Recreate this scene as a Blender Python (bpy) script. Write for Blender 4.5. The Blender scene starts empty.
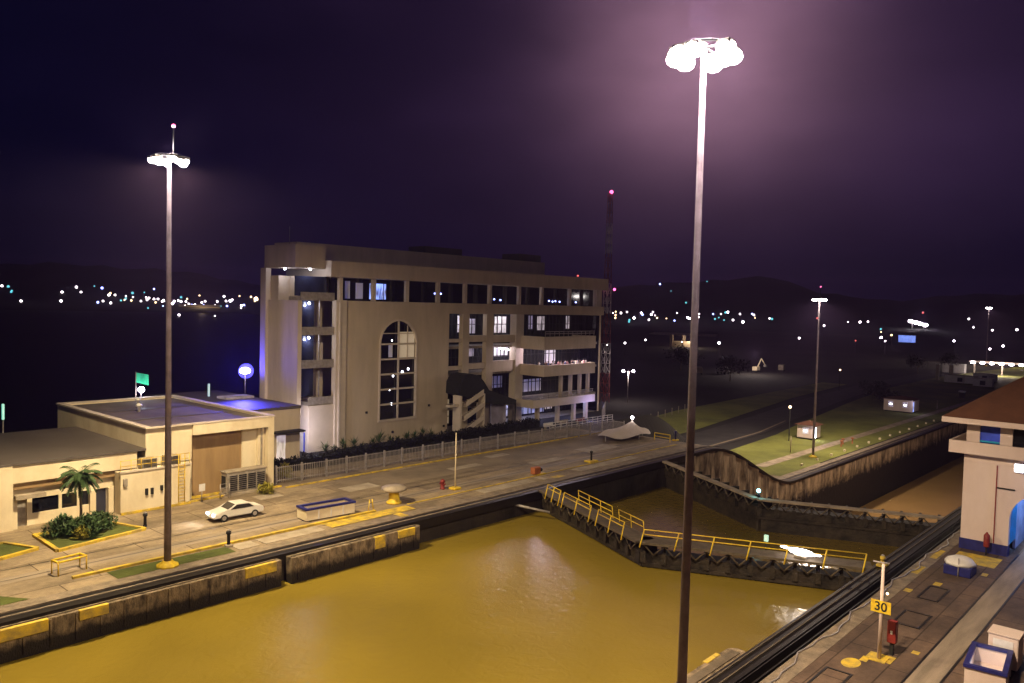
import bpy, bmesh, math, random
from mathutils import Vector, Matrix, Euler
random.seed(7)
R = math.radians
sc = bpy.context.scene
COL = sc.collection

# ------------------------------------------------------------------ camera
F_PX, YAW, PITCH, ROLL = 800.0, math.atan(718/800), math.atan(37.5/800), R(1.4)
fw = Vector((math.cos(YAW)*math.cos(PITCH), math.sin(YAW)*math.cos(PITCH), -math.sin(PITCH)))
rt0 = fw.cross(Vector((0, 0, 1))).normalized(); up0 = rt0.cross(fw)
rt = rt0*math.cos(ROLL) + up0*math.sin(ROLL); up = -rt0*math.sin(ROLL) + up0*math.cos(ROLL)
cd = bpy.data.cameras.new('camera'); cam = bpy.data.objects.new('camera', cd); COL.objects.link(cam)
cam.matrix_world = Matrix(((rt.x, up.x, -fw.x, 0), (rt.y, up.y, -fw.y, 0), (rt.z, up.z, -fw.z, 20), (0, 0, 0, 1)))
cd.sensor_width = 36; cd.lens = F_PX/1024*36; cd.clip_start = 0.5; cd.clip_end = 12000
sc.camera = cam

# ------------------------------------------------------------------ world (night sky), exposure
HALO_WIDE, HALO_TIGHT = (.034, .015, .040), (.260, .135, .170)
w = bpy.data.worlds.new('World'); sc.world = w; w.use_nodes = True
wn = w.node_tree; bg = wn.nodes['Background']
tc = wn.nodes.new('ShaderNodeTexCoord'); mp = wn.nodes.new('ShaderNodeMapping'); mp.inputs['Scale'].default_value = (1, 1, 2.5)
nz = wn.nodes.new('ShaderNodeTexNoise'); nz.inputs['Scale'].default_value = 2.2; nz.inputs['Detail'].default_value = 4
cr = wn.nodes.new('ShaderNodeValToRGB')
cr.color_ramp.elements[0].position = .35; cr.color_ramp.elements[0].color = (.0010, .0011, .0080, 1)
cr.color_ramp.elements[1].position = .75; cr.color_ramp.elements[1].color = (.0030, .0024, .0150, 1)
wn.links.new(tc.outputs['Generated'], mp.inputs['Vector']); wn.links.new(mp.outputs[0], nz.inputs['Vector'])
wn.links.new(nz.outputs['Fac'], cr.inputs['Fac']); wn.links.new(cr.outputs[0], bg.inputs['Color'])
# violet halo round the near mast lamp, painted into the sky, fading toward the horizon
def math_node(op, a=None, b=None):
    n_ = wn.nodes.new('ShaderNodeMath'); n_.operation = op
    if isinstance(b, float): n_.inputs[1].default_value = b
    return n_
vd = wn.nodes.new('ShaderNodeVectorMath'); vd.operation = 'DOT_PRODUCT'; vd.inputs[1].default_value = (.832, .470, .296)
wn.links.new(tc.outputs['Generated'], vd.inputs[0])
m0 = math_node('MAXIMUM', b=0.0); wn.links.new(vd.outputs['Value'], m0.inputs[0])
def lobe(p, col):
    e_ = math_node('POWER', b=float(p)); wn.links.new(m0.outputs[0], e_.inputs[0])
    k_ = math_node('MULTIPLY'); wn.links.new(e_.outputs[0], k_.inputs[0]); wn.links.new(fm.outputs[0], k_.inputs[1])
    x_ = wn.nodes.new('ShaderNodeVectorMath'); x_.operation = 'SCALE'; x_.inputs[0].default_value = col; wn.links.new(k_.outputs[0], x_.inputs['Scale']); return x_
fm = wn.nodes.new('ShaderNodeMapRange'); fm.inputs['From Min'].default_value = .3; fm.inputs['From Max'].default_value = .7; fm.inputs['To Min'].default_value = .55; fm.inputs['To Max'].default_value = 1.35
wn.links.new(nz.outputs['Fac'], fm.inputs['Value'])
sz = wn.nodes.new('ShaderNodeSeparateXYZ'); wn.links.new(tc.outputs['Generated'], sz.inputs[0])
el = wn.nodes.new('ShaderNodeMapRange'); el.interpolation_type = 'SMOOTHSTEP'; el.inputs['From Min'].default_value = -.02; el.inputs['From Max'].default_value = .24; el.inputs['To Min'].default_value = .12
wn.links.new(sz.outputs['Z'], el.inputs['Value'])
f2 = wn.nodes.new('ShaderNodeMath'); f2.operation = 'MULTIPLY'; wn.links.new(fm.outputs[0], f2.inputs[0]); wn.links.new(el.outputs[0], f2.inputs[1]); fm = f2
a1, a2 = lobe(13, HALO_WIDE), lobe(120, HALO_TIGHT)
s1 = wn.nodes.new('ShaderNodeVectorMath'); s1.operation = 'ADD'; s2 = wn.nodes.new('ShaderNodeVectorMath'); s2.operation = 'ADD'
wn.links.new(a1.outputs[0], s1.inputs[0]); wn.links.new(a2.outputs[0], s1.inputs[1]); wn.links.new(s1.outputs[0], s2.inputs[0]); wn.links.new(cr.outputs[0], s2.inputs[1])
wn.links.new(s2.outputs[0], bg.inputs['Color'])
bg.inputs['Strength'].default_value = 1.0
sc.view_settings.view_transform = 'Standard'; sc.view_settings.look = 'None'
sc.view_settings.exposure = 0.0; sc.view_settings.gamma = 1.0; sc.view_settings.use_curve_mapping = False
sc.render.engine = 'CYCLES'
sc.cycles.use_denoising = True
sc.cycles.max_bounces = 4; sc.cycles.diffuse_bounces = 2; sc.cycles.glossy_bounces = 2
sc.cycles.transmission_bounces = 3; sc.cycles.transparent_max_bounces = 8; sc.cycles.volume_bounces = 0
sc.cycles.sample_clamp_indirect = 3.0

HAZE_DENSITY = 0.00013
HAZE_COLOR = (.60, .42, .92)
# (x, y, ground z, head z, watts, colour) of every high mast
WARM, PINK, COOLW = (1, .70, .36), (1, .80, .66), (1, .84, .70)
MASTS = {'left': (26.7, 57.7, 0, 29.8, 88000, (1, .78, .45)), 'near': (28.4, 15.8, 0, 29.9, 74000, (1, .76, .50)),
         'beyond': (152.0, 13.5, 0, 30.0, 60000, (1, .78, .56)),  # unseen mast, added to light the incline wall and lower lawn
         'low': (158.3, 60.7, -9, 22.4, 70000, (1, .80, .62)), 'far': (524.7, 103.8, -9, 24.4, 50000, (1, .80, .62))}

# ------------------------------------------------------------------ helpers
def nodes_of(m):
    m.use_nodes = True; n = m.node_tree; return n, n.nodes['Principled BSDF']
def mat(name, c, rough=.7, metal=0, var=.35, scale=.6, bump=0, spec=.4, c2=None, stretch=(1, 1, 1), detail=6):
    """mottled surface: the base colour wanders between c and a weathered c2"""
    m = bpy.data.materials.new(name); n, b = nodes_of(m)
    t = n.nodes.new('ShaderNodeTexCoord'); mpp = n.nodes.new('ShaderNodeMapping'); mpp.inputs['Scale'].default_value = stretch
    z = n.nodes.new('ShaderNodeTexNoise'); z.inputs['Scale'].default_value = scale; z.inputs['Detail'].default_value = detail; z.inputs['Roughness'].default_value = .65
    r = n.nodes.new('ShaderNodeValToRGB')
    d = c2 if c2 else tuple(x*(1-var) for x in c)
    r.color_ramp.elements[0].position = .36; r.color_ramp.elements[0].color = (*d, 1)
    r.color_ramp.elements[1].position = .62; r.color_ramp.elements[1].color = (*c, 1)
    n.links.new(t.outputs['Object'], mpp.inputs[0]); n.links.new(mpp.outputs[0], z.inputs['Vector'])
    n.links.new(z.outputs['Fac'], r.inputs['Fac']); n.links.new(r.outputs[0], b.inputs['Base Color'])
    b.inputs['Roughness'].default_value = rough; b.inputs['Metallic'].default_value = metal; b.inputs['Specular IOR Level'].default_value = spec
    if bump:
        z2 = n.nodes.new('ShaderNodeTexNoise'); z2.inputs['Scale'].default_value = scale*7; z2.inputs['Detail'].default_value = 4
        bp = n.nodes.new('ShaderNodeBump'); bp.inputs['Strength'].default_value = bump; bp.inputs['Distance'].default_value = .15
        n.links.new(mpp.outputs[0], z2.inputs['Vector']); n.links.new(z2.outputs['Fac'], bp.inputs['Height']); n.links.new(bp.outputs[0], b.inputs['Normal'])
    return m
def emit(name, c, s, sample=False):
    m = bpy.data.materials.new(name); n, b = nodes_of(m)
    b.inputs['Base Color'].default_value = (.8, .8, .8, 1); b.inputs['Emission Color'].default_value = (*c, 1); b.inputs['Emission Strength'].default_value = s
    if not sample: m.cycles.emission_sampling = 'NONE'
    return m
def slabs(name, c, c2, mortar, w, h, rough=.8, rot=0):
    """cast concrete slabs with dark joints, stained unevenly"""
    m = mat(name, c, rough, c2=c2, scale=.22, bump=.25, stretch=(1, 1.6, 1)); n = m.node_tree; b = n.nodes['Principled BSDF']
    t = n.nodes['Texture Coordinate']; ramp = n.nodes['Color Ramp']
    mm = n.nodes.new('ShaderNodeMapping'); mm.inputs['Rotation'].default_value = (0, 0, rot)
    br = n.nodes.new('ShaderNodeTexBrick'); br.inputs['Scale'].default_value = 1; br.inputs['Brick Width'].default_value = w; br.inputs['Row Height'].default_value = h
    br.inputs['Mortar Size'].default_value = .05; br.inputs['Mortar Smooth'].default_value = .3; br.offset = .37
    br.inputs['Color1'].default_value = (1, 1, 1, 1); br.inputs['Color2'].default_value = (.70, .70, .72, 1); br.inputs['Mortar'].default_value = (*mortar, 1)
    fz = n.nodes.new('ShaderNodeTexNoise'); fz.inputs['Scale'].default_value = 2.5; fz.inputs['Detail'].default_value = 8; fz.inputs['Roughness'].default_value = .8
    fr = n.nodes.new('ShaderNodeMapRange'); fr.inputs['From Min'].default_value = .3; fr.inputs['From Max'].default_value = .7; fr.inputs['To Min'].default_value = .72; fr.inputs['To Max'].default_value = 1.12
    x1 = n.nodes.new('ShaderNodeMix'); x1.data_type = 'RGBA'; x1.blend_type = 'MULTIPLY'; x1.inputs['Factor'].default_value = 1
    x2 = n.nodes.new('ShaderNodeMix'); x2.data_type = 'RGBA'; x2.blend_type = 'MULTIPLY'; x2.inputs['Factor'].default_value = 1
    n.links.new(t.outputs['Object'], mm.inputs[0]); n.links.new(mm.outputs[0], br.inputs['Vector']); n.links.new(t.outputs['Object'], fz.inputs['Vector'])
    n.links.new(fz.outputs['Fac'], fr.inputs['Value'])
    n.links.new(ramp.outputs[0], x1.inputs['A']); n.links.new(br.outputs['Color'], x1.inputs['B'])
    n.links.new(x1.outputs['Result'], x2.inputs['A']); n.links.new(fr.outputs[0], x2.inputs['B']); n.links.new(x2.outputs['Result'], b.inputs['Base Color'])
    return m

class MB:
    def __init__(s): s.b = bmesh.new()
    def box(s, x0, x1, y0, y1, z0, z1, bev=0):
        v = [s.b.verts.new(p) for p in ((x0,y0,z0),(x1,y0,z0),(x1,y1,z0),(x0,y1,z0),(x0,y0,z1),(x1,y0,z1),(x1,y1,z1),(x0,y1,z1))]
        f = [s.b.faces.new([v[i] for i in q]) for q in ((0,3,2,1),(4,5,6,7),(0,1,5,4),(1,2,6,5),(2,3,7,6),(3,0,4,7))]
        if bev: bmesh.ops.bevel(s.b, geom=list({e for k in f for e in k.edges}), offset=bev, segments=2, affect='EDGES', profile=.5)
        return s
    def prism(s, pts, axis, a0, a1):
        """extrude a 2-D outline along an axis; pts are the other two coordinates in xyz order"""
        def P(p, a): return {'x': (a, p[0], p[1]), 'y': (p[0], a, p[1]), 'z': (p[0], p[1], a)}[axis]
        A = [s.b.verts.new(P(p, a0)) for p in pts]; B = [s.b.verts.new(P(p, a1)) for p in pts]
        n = len(pts); s.b.faces.new(A); s.b.faces.new(B[::-1])
        for i in range(n): s.b.faces.new((A[i], B[i], B[(i+1) % n], A[(i+1) % n]))
        return s
    def tube(s, p0, p1, r0, r1=None, n=10, cap=True):
        r1 = r0 if r1 is None else r1; p0 = Vector(p0); p1 = Vector(p1); d = (p1-p0).normalized()
        a = d.orthogonal().normalized(); b = d.cross(a)
        A = [s.b.verts.new(p0+(a*math.cos(t)+b*math.sin(t))*r0) for t in [2*math.pi*i/n for i in range(n)]]
        B = [s.b.verts.new(p1+(a*math.cos(t)+b*math.sin(t))*r1) for t in [2*math.pi*i/n for i in range(n)]]
        for i in range(n): f = s.b.faces.new((A[i], A[(i+1) % n], B[(i+1) % n], B[i])); f.smooth = True
        if cap: s.b.faces.new(A[::-1]); s.b.faces.new(B)
        return s
    def lathe(s, c, prof, n=16):
        rings = [[s.b.verts.new((c[0]+r*math.cos(2*math.pi*i/n), c[1]+r*math.sin(2*math.pi*i/n), c[2]+z)) for i in range(n)] for r, z in prof]
        for A, B in zip(rings, rings[1:]):
            for i in range(n): f = s.b.faces.new((A[i], A[(i+1) % n], B[(i+1) % n], B[i])); f.smooth = True
        s.b.faces.new(rings[0][::-1]); s.b.faces.new(rings[-1]); return s
    def ball(s, c, r, sub=2, sq=(1, 1, 1)):
        g = bmesh.ops.create_icosphere(s.b, subdivisions=sub, radius=1)
        for v in g['verts']:
            v.co = Vector((v.co.x*r*sq[0]+c[0], v.co.y*r*sq[1]+c[1], v.co.z*r*sq[2]+c[2]))
            for f in v.link_faces: f.smooth = True
        return s
    def quad(s, *p):
        s.b.faces.new([s.b.verts.new(q) for q in p]); return s
    def sheet(s, pts, z):
        s.b.faces.new([s.b.verts.new((p[0], p[1], z)) for p in pts]); return s
    def leaf(s, c, l, wd, ang, tilt):
        d = Vector((math.cos(ang)*math.cos(tilt), math.sin(ang)*math.cos(tilt), math.sin(tilt))); q = Vector((-math.sin(ang), math.cos(ang), 0))*wd
        c = Vector(c); s.b.faces.new([s.b.verts.new(p) for p in (c, c+d*l*.5+q, c+d*l, c+d*l*.5-q)])
    def build(s, name, m, parent=None, loc=None):
        bmesh.ops.recalc_face_normals(s.b, faces=s.b.faces[:])
        me = bpy.data.meshes.new(name); s.b.to_mesh(me); s.b.free(); me.materials.append(m)
        o = bpy.data.objects.new(name, me); COL.objects.link(o)
        if parent: o.parent = parent
        if loc: o.location = loc
        return o
def tag(o, label, cat, group=None, kind=None):
    if label: o['label'] = label
    if cat: o['category'] = cat
    if group: o['group'] = group
    if kind: o['kind'] = kind
    return o
def struct(o): o['kind'] = 'structure'; return o
def thing(name, label, cat, loc=(0, 0, 0), rz=0, group=None):
    o = bpy.data.objects.new(name, None); COL.objects.link(o); o.empty_display_size = .3
    o.location = loc; o.rotation_euler = (0, 0, rz); return tag(o, label, cat, group)
def dup(o, parent=None):
    c = o.copy(); COL.objects.link(c)
    if parent: c.parent = parent
    for ch in list(o.children): dup(ch, c)
    return c
def lamp(name, kind, loc, power, color, parent=None, size=.3, spot=None, blend=.5, aim=None):
    l = bpy.data.lights.new(name, kind); l.energy = power; l.color = color; l.shadow_soft_size = size
    if kind == 'SPOT': l.spot_size = R(spot); l.spot_blend = blend
    o = bpy.data.objects.new(name, l); COL.objects.link(o); o.location = loc
    if aim is not None: o.rotation_euler = Vector(aim).to_track_quat('-Z', 'Y').to_euler()
    if parent: o.parent = parent
    return o

# ------------------------------------------------------------------ materials
M = {}
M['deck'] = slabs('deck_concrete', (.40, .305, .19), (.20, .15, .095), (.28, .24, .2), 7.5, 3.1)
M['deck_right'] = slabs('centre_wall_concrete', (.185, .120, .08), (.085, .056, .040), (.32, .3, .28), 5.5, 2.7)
M['pale'] = mat('pale_concrete', (.42, .35, .26), .8, c2=(.28, .23, .17), scale=.8, bump=.15)
M['kerb_conc'] = mat('kerb_concrete', (.27, .21, .145), .8, c2=(.14, .11, .08), scale=1.1, bump=.2)
M['track'] = mat('track_concrete', (.33, .26, .19), .75, c2=(.2, .16, .115), scale=.5, stretch=(.3, 2, 1))
M['rail'] = mat('greasy_rail_steel', (.022, .018, .016), .45, .4, scale=1.5, spec=.5)
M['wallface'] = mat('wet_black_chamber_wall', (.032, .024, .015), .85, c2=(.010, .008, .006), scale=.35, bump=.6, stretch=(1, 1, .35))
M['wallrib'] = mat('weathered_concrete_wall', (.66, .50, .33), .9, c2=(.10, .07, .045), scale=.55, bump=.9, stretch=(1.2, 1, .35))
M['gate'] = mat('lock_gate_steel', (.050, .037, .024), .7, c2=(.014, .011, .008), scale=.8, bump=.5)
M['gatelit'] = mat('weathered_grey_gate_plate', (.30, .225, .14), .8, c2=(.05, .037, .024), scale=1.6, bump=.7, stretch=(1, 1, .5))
M['walk'] = mat('gate_walkway_plank', (.13, .10, .065), .7, scale=1.5, bump=.3)
M['yellow'] = mat('yellow_paint', (.85, .62, .03), .55, c2=(.62, .38, .03), scale=2.5)
M['yellowk'] = mat('worn_yellow_kerb_paint', (.72, .49, .035), .7, c2=(.34, .25, .07), scale=1.3)
M['cream'] = mat('cream_plaster', (.82, .71, .50), .8, c2=(.68, .56, .37), scale=.35, stretch=(1, 1, .5))
M['creamd'] = mat('tan_panel', (.36, .235, .11), .75, c2=(.28, .18, .085), scale=.5, stretch=(1.5, 1, .25))
M['build'] = mat('grey_beige_stucco', (.56, .46, .335), .85, c2=(.47, .385, .28), scale=.55, stretch=(1, 1, .22))
M['build2'] = mat('light_trim_stucco', (.62, .53, .43), .8, c2=(.54, .46, .37), scale=.4)
M['roofdark'] = mat('dark_membrane_roof', (.075, .058, .048), .9, c2=(.15, .12, .095), scale=.2, stretch=(1, .35, 1))
M['roofgrey'] = mat('grey_metal_roof', (.105, .088, .078), .6, c2=(.085, .07, .062), scale=.3)
M['tower'] = mat('tower_render', (.74, .60, .53), .8, c2=(.66, .52, .45), scale=.4, stretch=(1, 1, .4))
M['tile'] = mat('red_brown_roof_tiles', (.15, .062, .034), .9, c2=(.105, .043, .025), scale=.5)
M['navy'] = mat('navy_paint', (.02, .022, .16), .5, scale=2)
M['blue'] = mat('blue_glazed_panel', (.05, .10, .75), .4)
M['cyan'] = mat('cyan_door_paint', (.03, .42, .72), .4)
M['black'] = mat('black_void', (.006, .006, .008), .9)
M['glass'] = mat('dark_glass', (.010, .011, .018), .08, spec=.6)
M['glassb'] = mat('blue_tinted_glass', (.03, .034, .06), .12, spec=.6)
M['steel'] = mat('galvanised_steel', (.42, .38, .36), .5, .35, scale=2)
M['pole'] = mat('mast_steel', (.33, .265, .265), .95, 0, scale=1, spec=.05)
M['poled'] = mat('dark_mast_steel', (.06, .046, .042), .6, .2, scale=1)
M['white'] = mat('white_paint', (.78, .74, .70), .5, scale=1.5, var=.15)
M['grey'] = mat('grey_sheet_metal', (.42, .37, .31), .5, .3, scale=2)
M['red'] = mat('dark_red_paint', (.26, .03, .025), .5, scale=2)
M['orange'] = mat('rusty_orange_paint', (.45, .14, .05), .7, scale=2)
M['car'] = mat('silver_car_paint', (.74, .70, .64), .3, .15, scale=3, var=.05)
M['rubber'] = mat('rubber', (.02, .02, .02), .8)
M['leafd'] = mat('shrub_leaf', (.045, .085, .022), .7, scale=2, c2=(.02, .045, .012))
M['leafy'] = mat('yellow_flowering_leaf', (.30, .26, .03), .7, scale=2)
M['hedge'] = mat('dark_hedge_leaf', (.014, .015, .016), .8, scale=2)
M['grassm'] = mat('lawn_grass', (.088, .105, .018), .9, c2=(.050, .062, .012), scale=.35, bump=.5)
M['lawnfar'] = mat('lower_lawn_grass', (.22, .225, .045), .95, c2=(.12, .125, .028), scale=.08, bump=.3)
M['asphalt'] = mat('asphalt', (.05, .045, .042), .85, scale=.3, bump=.2)
M['earth'] = mat('dark_ground', (.030, .026, .022), .95, c2=(.018, .016, .014), scale=.02)
M['hill'] = mat('wooded_hill', (.012, .012, .010), 1, scale=.01)
M['path'] = mat('pale_path', (.42, .33, .23), .85, c2=(.22, .17, .12), scale=.6)
M['bark'] = mat('bark', (.16, .12, .08), .9, scale=4)
M['skin'] = mat('skin', (.42, .26, .17), .6)
M['tent'] = mat('white_canopy_fabric', (.55, .46, .36), .8, var=.1)
M['lilac'] = mat('lilac_plaster', (.60, .55, .66), .8)
for k, c in dict(n=(1, .86, .92), b=(.30, .36, 1), c=(.12, .62, .72), B=(1, .90, 1), W=(1, .72, .42), w=(1, .66, .34), r=(1, .12, .10)).items():
    M['E'+k] = emit('lamp_glow_'+{'n': 'white', 'b': 'blue', 'c': 'teal', 'B': 'bright', 'W': 'warm_wide', 'w': 'warm', 'r': 'red'}[k], c, {'n': 9, 'b': 7, 'c': 1.6, 'B': 26, 'W': 9, 'w': 6, 'r': 2}[k])
M['lampface'] = emit('floodlight_lens', (1, .93, .88), 60)
M['beacon'] = emit('red_beacon_lens', (1, .10, .32), 5)
M['ceil'] = emit('ceiling_lamp_lens', (.85, .88, 1), 14)
def room_mat(name, c, s, sc3=(3, 3, .6)):
    m = emit(name, c, s); n = m.node_tree; b = n.nodes['Principled BSDF']
    t = n.nodes.new('ShaderNodeTexCoord'); k = n.nodes.new('ShaderNodeMapping'); k.inputs['Scale'].default_value = sc3
    z = n.nodes.new('ShaderNodeTexNoise'); z.inputs['Scale'].default_value = 1.3; z.inputs['Detail'].default_value = 3
    q = n.nodes.new('ShaderNodeMapRange'); q.inputs['From Min'].default_value = .38; q.inputs['From Max'].default_value = .66; q.inputs['To Min'].default_value = .03*s; q.inputs['To Max'].default_value = s
    n.links.new(t.outputs['Object'], k.inputs[0]); n.links.new(k.outputs[0], z.inputs['Vector']); n.links.new(z.outputs['Fac'], q.inputs['Value']); n.links.new(q.outputs[0], b.inputs['Emission Strength'])
    return m
M['room'] = room_mat('lit_room_violet_white', (.62, .50, .85), .42)
M['roomw'] = room_mat('lit_room_pale', (.95, .78, .88), .62)
M['roomb'] = room_mat('lit_room_blue', (.22, .34, 1), 2.2)
M['roomdim'] = emit('dim_warm_room', (.50, .36, .20), .35)
M['roomnavy'] = room_mat('dim_blue_room', (.03, .05, .35), .45)

def water_mat(name, c, c2, rough=.22, bump=.25, sc_=1.0):
    m = mat(name, c, rough, c2=c2, scale=.035, spec=.3, detail=3); n = m.node_tree; b = n.nodes['Principled BSDF']
    t = n.nodes['Texture Coordinate']
    a = n.nodes.new('ShaderNodeTexNoise'); a.inputs['Scale'].default_value = 1.1*sc_; a.inputs['Detail'].default_value = 5; a.inputs['Distortion'].default_value = .6
    bp = n.nodes.new('ShaderNodeBump'); bp.inputs['Strength'].default_value = bump; bp.inputs['Distance'].default_value = .10
    n.links.new(t.outputs['Object'], a.inputs['Vector']); n.links.new(a.outputs['Fac'], bp.inputs['Height']); n.links.new(bp.outputs[0], b.inputs['Normal'])
    return m
M['water'] = water_mat('silty_lock_water', (.235, .167, .022), (.175, .125, .016), .22, .5, 1.0)
M['water2'] = water_mat('silty_middle_water', (.19, .13, .026), (.15, .105, .02), .16, .4, 1.6)
M['water3'] = water_mat('silty_lower_water', (.36, .22, .085), (.30, .18, .065))
M['lake'] = water_mat('night_lake_water', (.004, .005, .010), (.003, .004, .008), .55, .6, .4); M['lake'].node_tree.nodes['Principled BSDF'].inputs['Specular IOR Level'].default_value = .12

def stained(name, base, zmid, soft, dark=(.014, .010, .007)):
    """wet tide mark: weed-black below a ragged line, weathered above"""
    m = M[base].copy(); m.name = name; n = m.node_tree; b = n.nodes['Principled BSDF']; ramp = n.nodes['Color Ramp']; t = n.nodes['Texture Coordinate']
    sp = n.nodes.new('ShaderNodeSeparateXYZ'); n.links.new(t.outputs['Object'], sp.inputs[0])
    z = n.nodes.new('ShaderNodeTexNoise'); z.inputs['Scale'].default_value = .9; z.inputs['Detail'].default_value = 7; z.inputs['Roughness'].default_value = .7; n.links.new(t.outputs['Object'], z.inputs['Vector'])
    ad = n.nodes.new('ShaderNodeMath'); ad.operation = 'MULTIPLY_ADD'; ad.inputs[1].default_value = soft*3; n.links.new(z.outputs['Fac'], ad.inputs[0]); n.links.new(sp.outputs['Z'], ad.inputs[2])
    q = n.nodes.new('ShaderNodeMapRange'); q.inputs['From Min'].default_value = zmid+soft*1.5-soft*.6; q.inputs['From Max'].default_value = zmid+soft*1.5+soft*.6; n.links.new(ad.outputs[0], q.inputs['Value'])
    x = n.nodes.new('ShaderNodeMix'); x.data_type = 'RGBA'; x.inputs['A'].default_value = (*dark, 1); n.links.new(q.outputs[0], x.inputs['Factor']); n.links.new(ramp.outputs[0], x.inputs['B']); n.links.new(x.outputs['Result'], b.inputs['Base Color'])
    return m
M['tide'] = stained('tide_marked_concrete', 'wallrib', -12.3, 1.6)  # lit top band and shaded lower wall painted into the colour
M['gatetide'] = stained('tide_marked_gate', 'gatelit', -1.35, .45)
M['gatetide2'] = stained('tide_marked_mitre_gate', 'gate', -1.9, .4)

# ------------------------------------------------------------------ terrain and water
RIDGE = [(3.5, 84.9), (9.9, 75.6), (13.2, 76.1), (14.7, 63.5), (16.7, 50.0), (21.3, 81.8), (23.9, 117.9), (25.8, 112.3), (30.2, 99.5), (35.7, 75.2), (42.9, 64.4), (53.4, 61.4), (59.3, 59.8), (61.3, 69.3), (65.4, 92.8), (68.0, 96.7), (71.7, 100.9), (74.5, 92.2), (81.5, 74.4)]
def interp(a, tab):
    if a <= tab[0][0]: return tab[0][1]
    for (x0, y0), (x1, y1) in zip(tab, tab[1:]):
        if a <= x1: return y0+(y1-y0)*(a-x0)/(x1-x0)
    return tab[-1][1]
def sm(t): t = min(max(t, 0), 1); return t*t*(3-2*t)
def hills():
    b = bmesh.new(); rows = []
    azs = [-60+i*1.0 for i in range(0, 221)]; rs = [1150+i*85 for i in range(0, 33)]
    for a in azs:
        row = []
        for r in rs:
            base = -9.2+7.2*sm((a-50)/8)
            ridge = interp(a, RIDGE)+4*math.sin(a*2.3)+2.5*math.sin(a*7.1)
            z = base+(ridge-base)*sm((r-1150)/1450) if r < 2700 else ridge-(ridge-20)*sm((r-2700)/1500)
            z += math.sin(r*.013+a*.5)*3*sm((r-1250)/500)
            row.append(b.verts.new((r*math.cos(R(a)), r*math.sin(R(a)), z)))
        rows.append(row)
    for A, B in zip(rows, rows[1:]):
        for i in range(len(rs)-1): f = b.faces.new((A[i], A[i+1], B[i+1], B[i])); f.smooth = True
    me = bpy.data.meshes.new('hills'); b.to_mesh(me); b.free(); me.materials.append(M['hill'])
    o = bpy.data.objects.new('hills', me); COL.objects.link(o); struct(o)
hills()
# lower ground on the far side, one sheet at -9.2, cut round the chambers
MB().sheet([(133, 57.5), (1200, 57.5), (2600, 57.5), (2600, 2300), (1150, 2300), (150, 131), (133, 131)], -9.2).build('lower_ground', M['earth']).__setitem__('kind', 'structure')
MB().sheet([(-2500, -2600), (3200, -2600), (3200, -61), (-2500, -61)], -9.2).build('near_ground', M['earth']).__setitem__('kind', 'structure')
MB().sheet([(-1800, 128), (148, 128), (1180, 2200), (-1800, 2200)], -2.4).build('lake_water', M['lake']).__setitem__('kind', 'structure')
mb = MB()
for (x0, y0), (x1, y1) in zip([(146, 127), (500, 838)], [(500, 838), (1185, 2214)]):
    d = Vector((x1-x0, y1-y0, 0)).normalized(); q = Vector((d.y, -d.x, 0))
    for s0, z0, s1, z1 in ((-5, -3.2, 1, -1.2), (1, -1.2, 5, -1.2), (5, -1.2, 26, -9.3)):
        A = Vector((x0, y0, 0)); B = Vector((x1, y1, 0))
        mb.quad(A+q*s0+Vector((0, 0, z0)), B+q*s0+Vector((0, 0, z0)), B+q*s1+Vector((0, 0, z1)), A+q*s1+Vector((0, 0, z1)))
struct(mb.build('embankment', M['earth']))

# upper ground, sinking to the lower level past the gates (the locomotive incline)
def ramp_z(x): return -9.1*sm((x-104)/31)
def shelf_z(x, y):
    zr = ramp_z(x); zb = -9.1*sm((x-127)/24)
    t = sm((y-75)/4)
    z = zr*(1-t)+zb*t
    return z if y < 118 else z+(-4-z)*sm((y-118)/12)
bmx = bmesh.new(); grid = []
xs = [-260, -120, -60] + [-20+i*4 for i in range(30)] + [100+i*1.25 for i in range(44)]
ys = [57.2, 59, 61, 63, 65, 67, 69, 71, 73, 75, 80, 90, 104, 118, 122, 126, 131]
for x in xs: grid.append([bmx.verts.new((x, y, shelf_z(x, y)-.012)) for y in ys])
for A, B in zip(grid, grid[1:]):
    for i in range(len(ys)-1): bmx.faces.new((A[i], B[i], B[i+1], A[i+1]))
me = bpy.data.meshes.new('deck'); bmesh.ops.recalc_face_normals(bmx, faces=bmx.faces[:]); bmx.to_mesh(me); bmx.free(); me.materials.append(M['deck']); me.materials.append(M['earth'])
for f in me.polygons:
    if f.center.y > 75.2 and f.center.x > 104 or f.center.y > 84: f.material_index = 1
o = bpy.data.objects.new('pavement', me); COL.objects.link(o); struct(o)

def ribbon(name, m, y0, y1, x0, x1, dz, zf=ramp_z, thick=0, n=1.25):
    """strip that follows the wall top along x"""
    mb = MB(); k = max(1, int(abs(x1-x0)/n)) if x1 > 104 else 1
    X = [x0+(x1-x0)*i/k for i in range(k+1)]
    for a, b in zip(X, X[1:]):
        za, zb = zf(a)+dz, zf(b)+dz
        mb.quad((a, y0, za), (b, y0, zb), (b, y1, zb), (a, y1, za))
        if thick:
            mb.quad((a, y0, za), (b, y0, zb), (b, y0, zb-thick), (a, y0, za-thick)); mb.quad((a, y1, za), (b, y1, zb), (b, y1, zb-thick), (a, y1, za-thick))
    if thick:
        for x in (x0, x1): mb.quad((x, y0, zf(x)+dz), (x, y1, zf(x)+dz), (x, y1, zf(x)+dz-thick), (x, y0, zf(x)+dz-thick))
    return mb.build(name, m)

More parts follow.
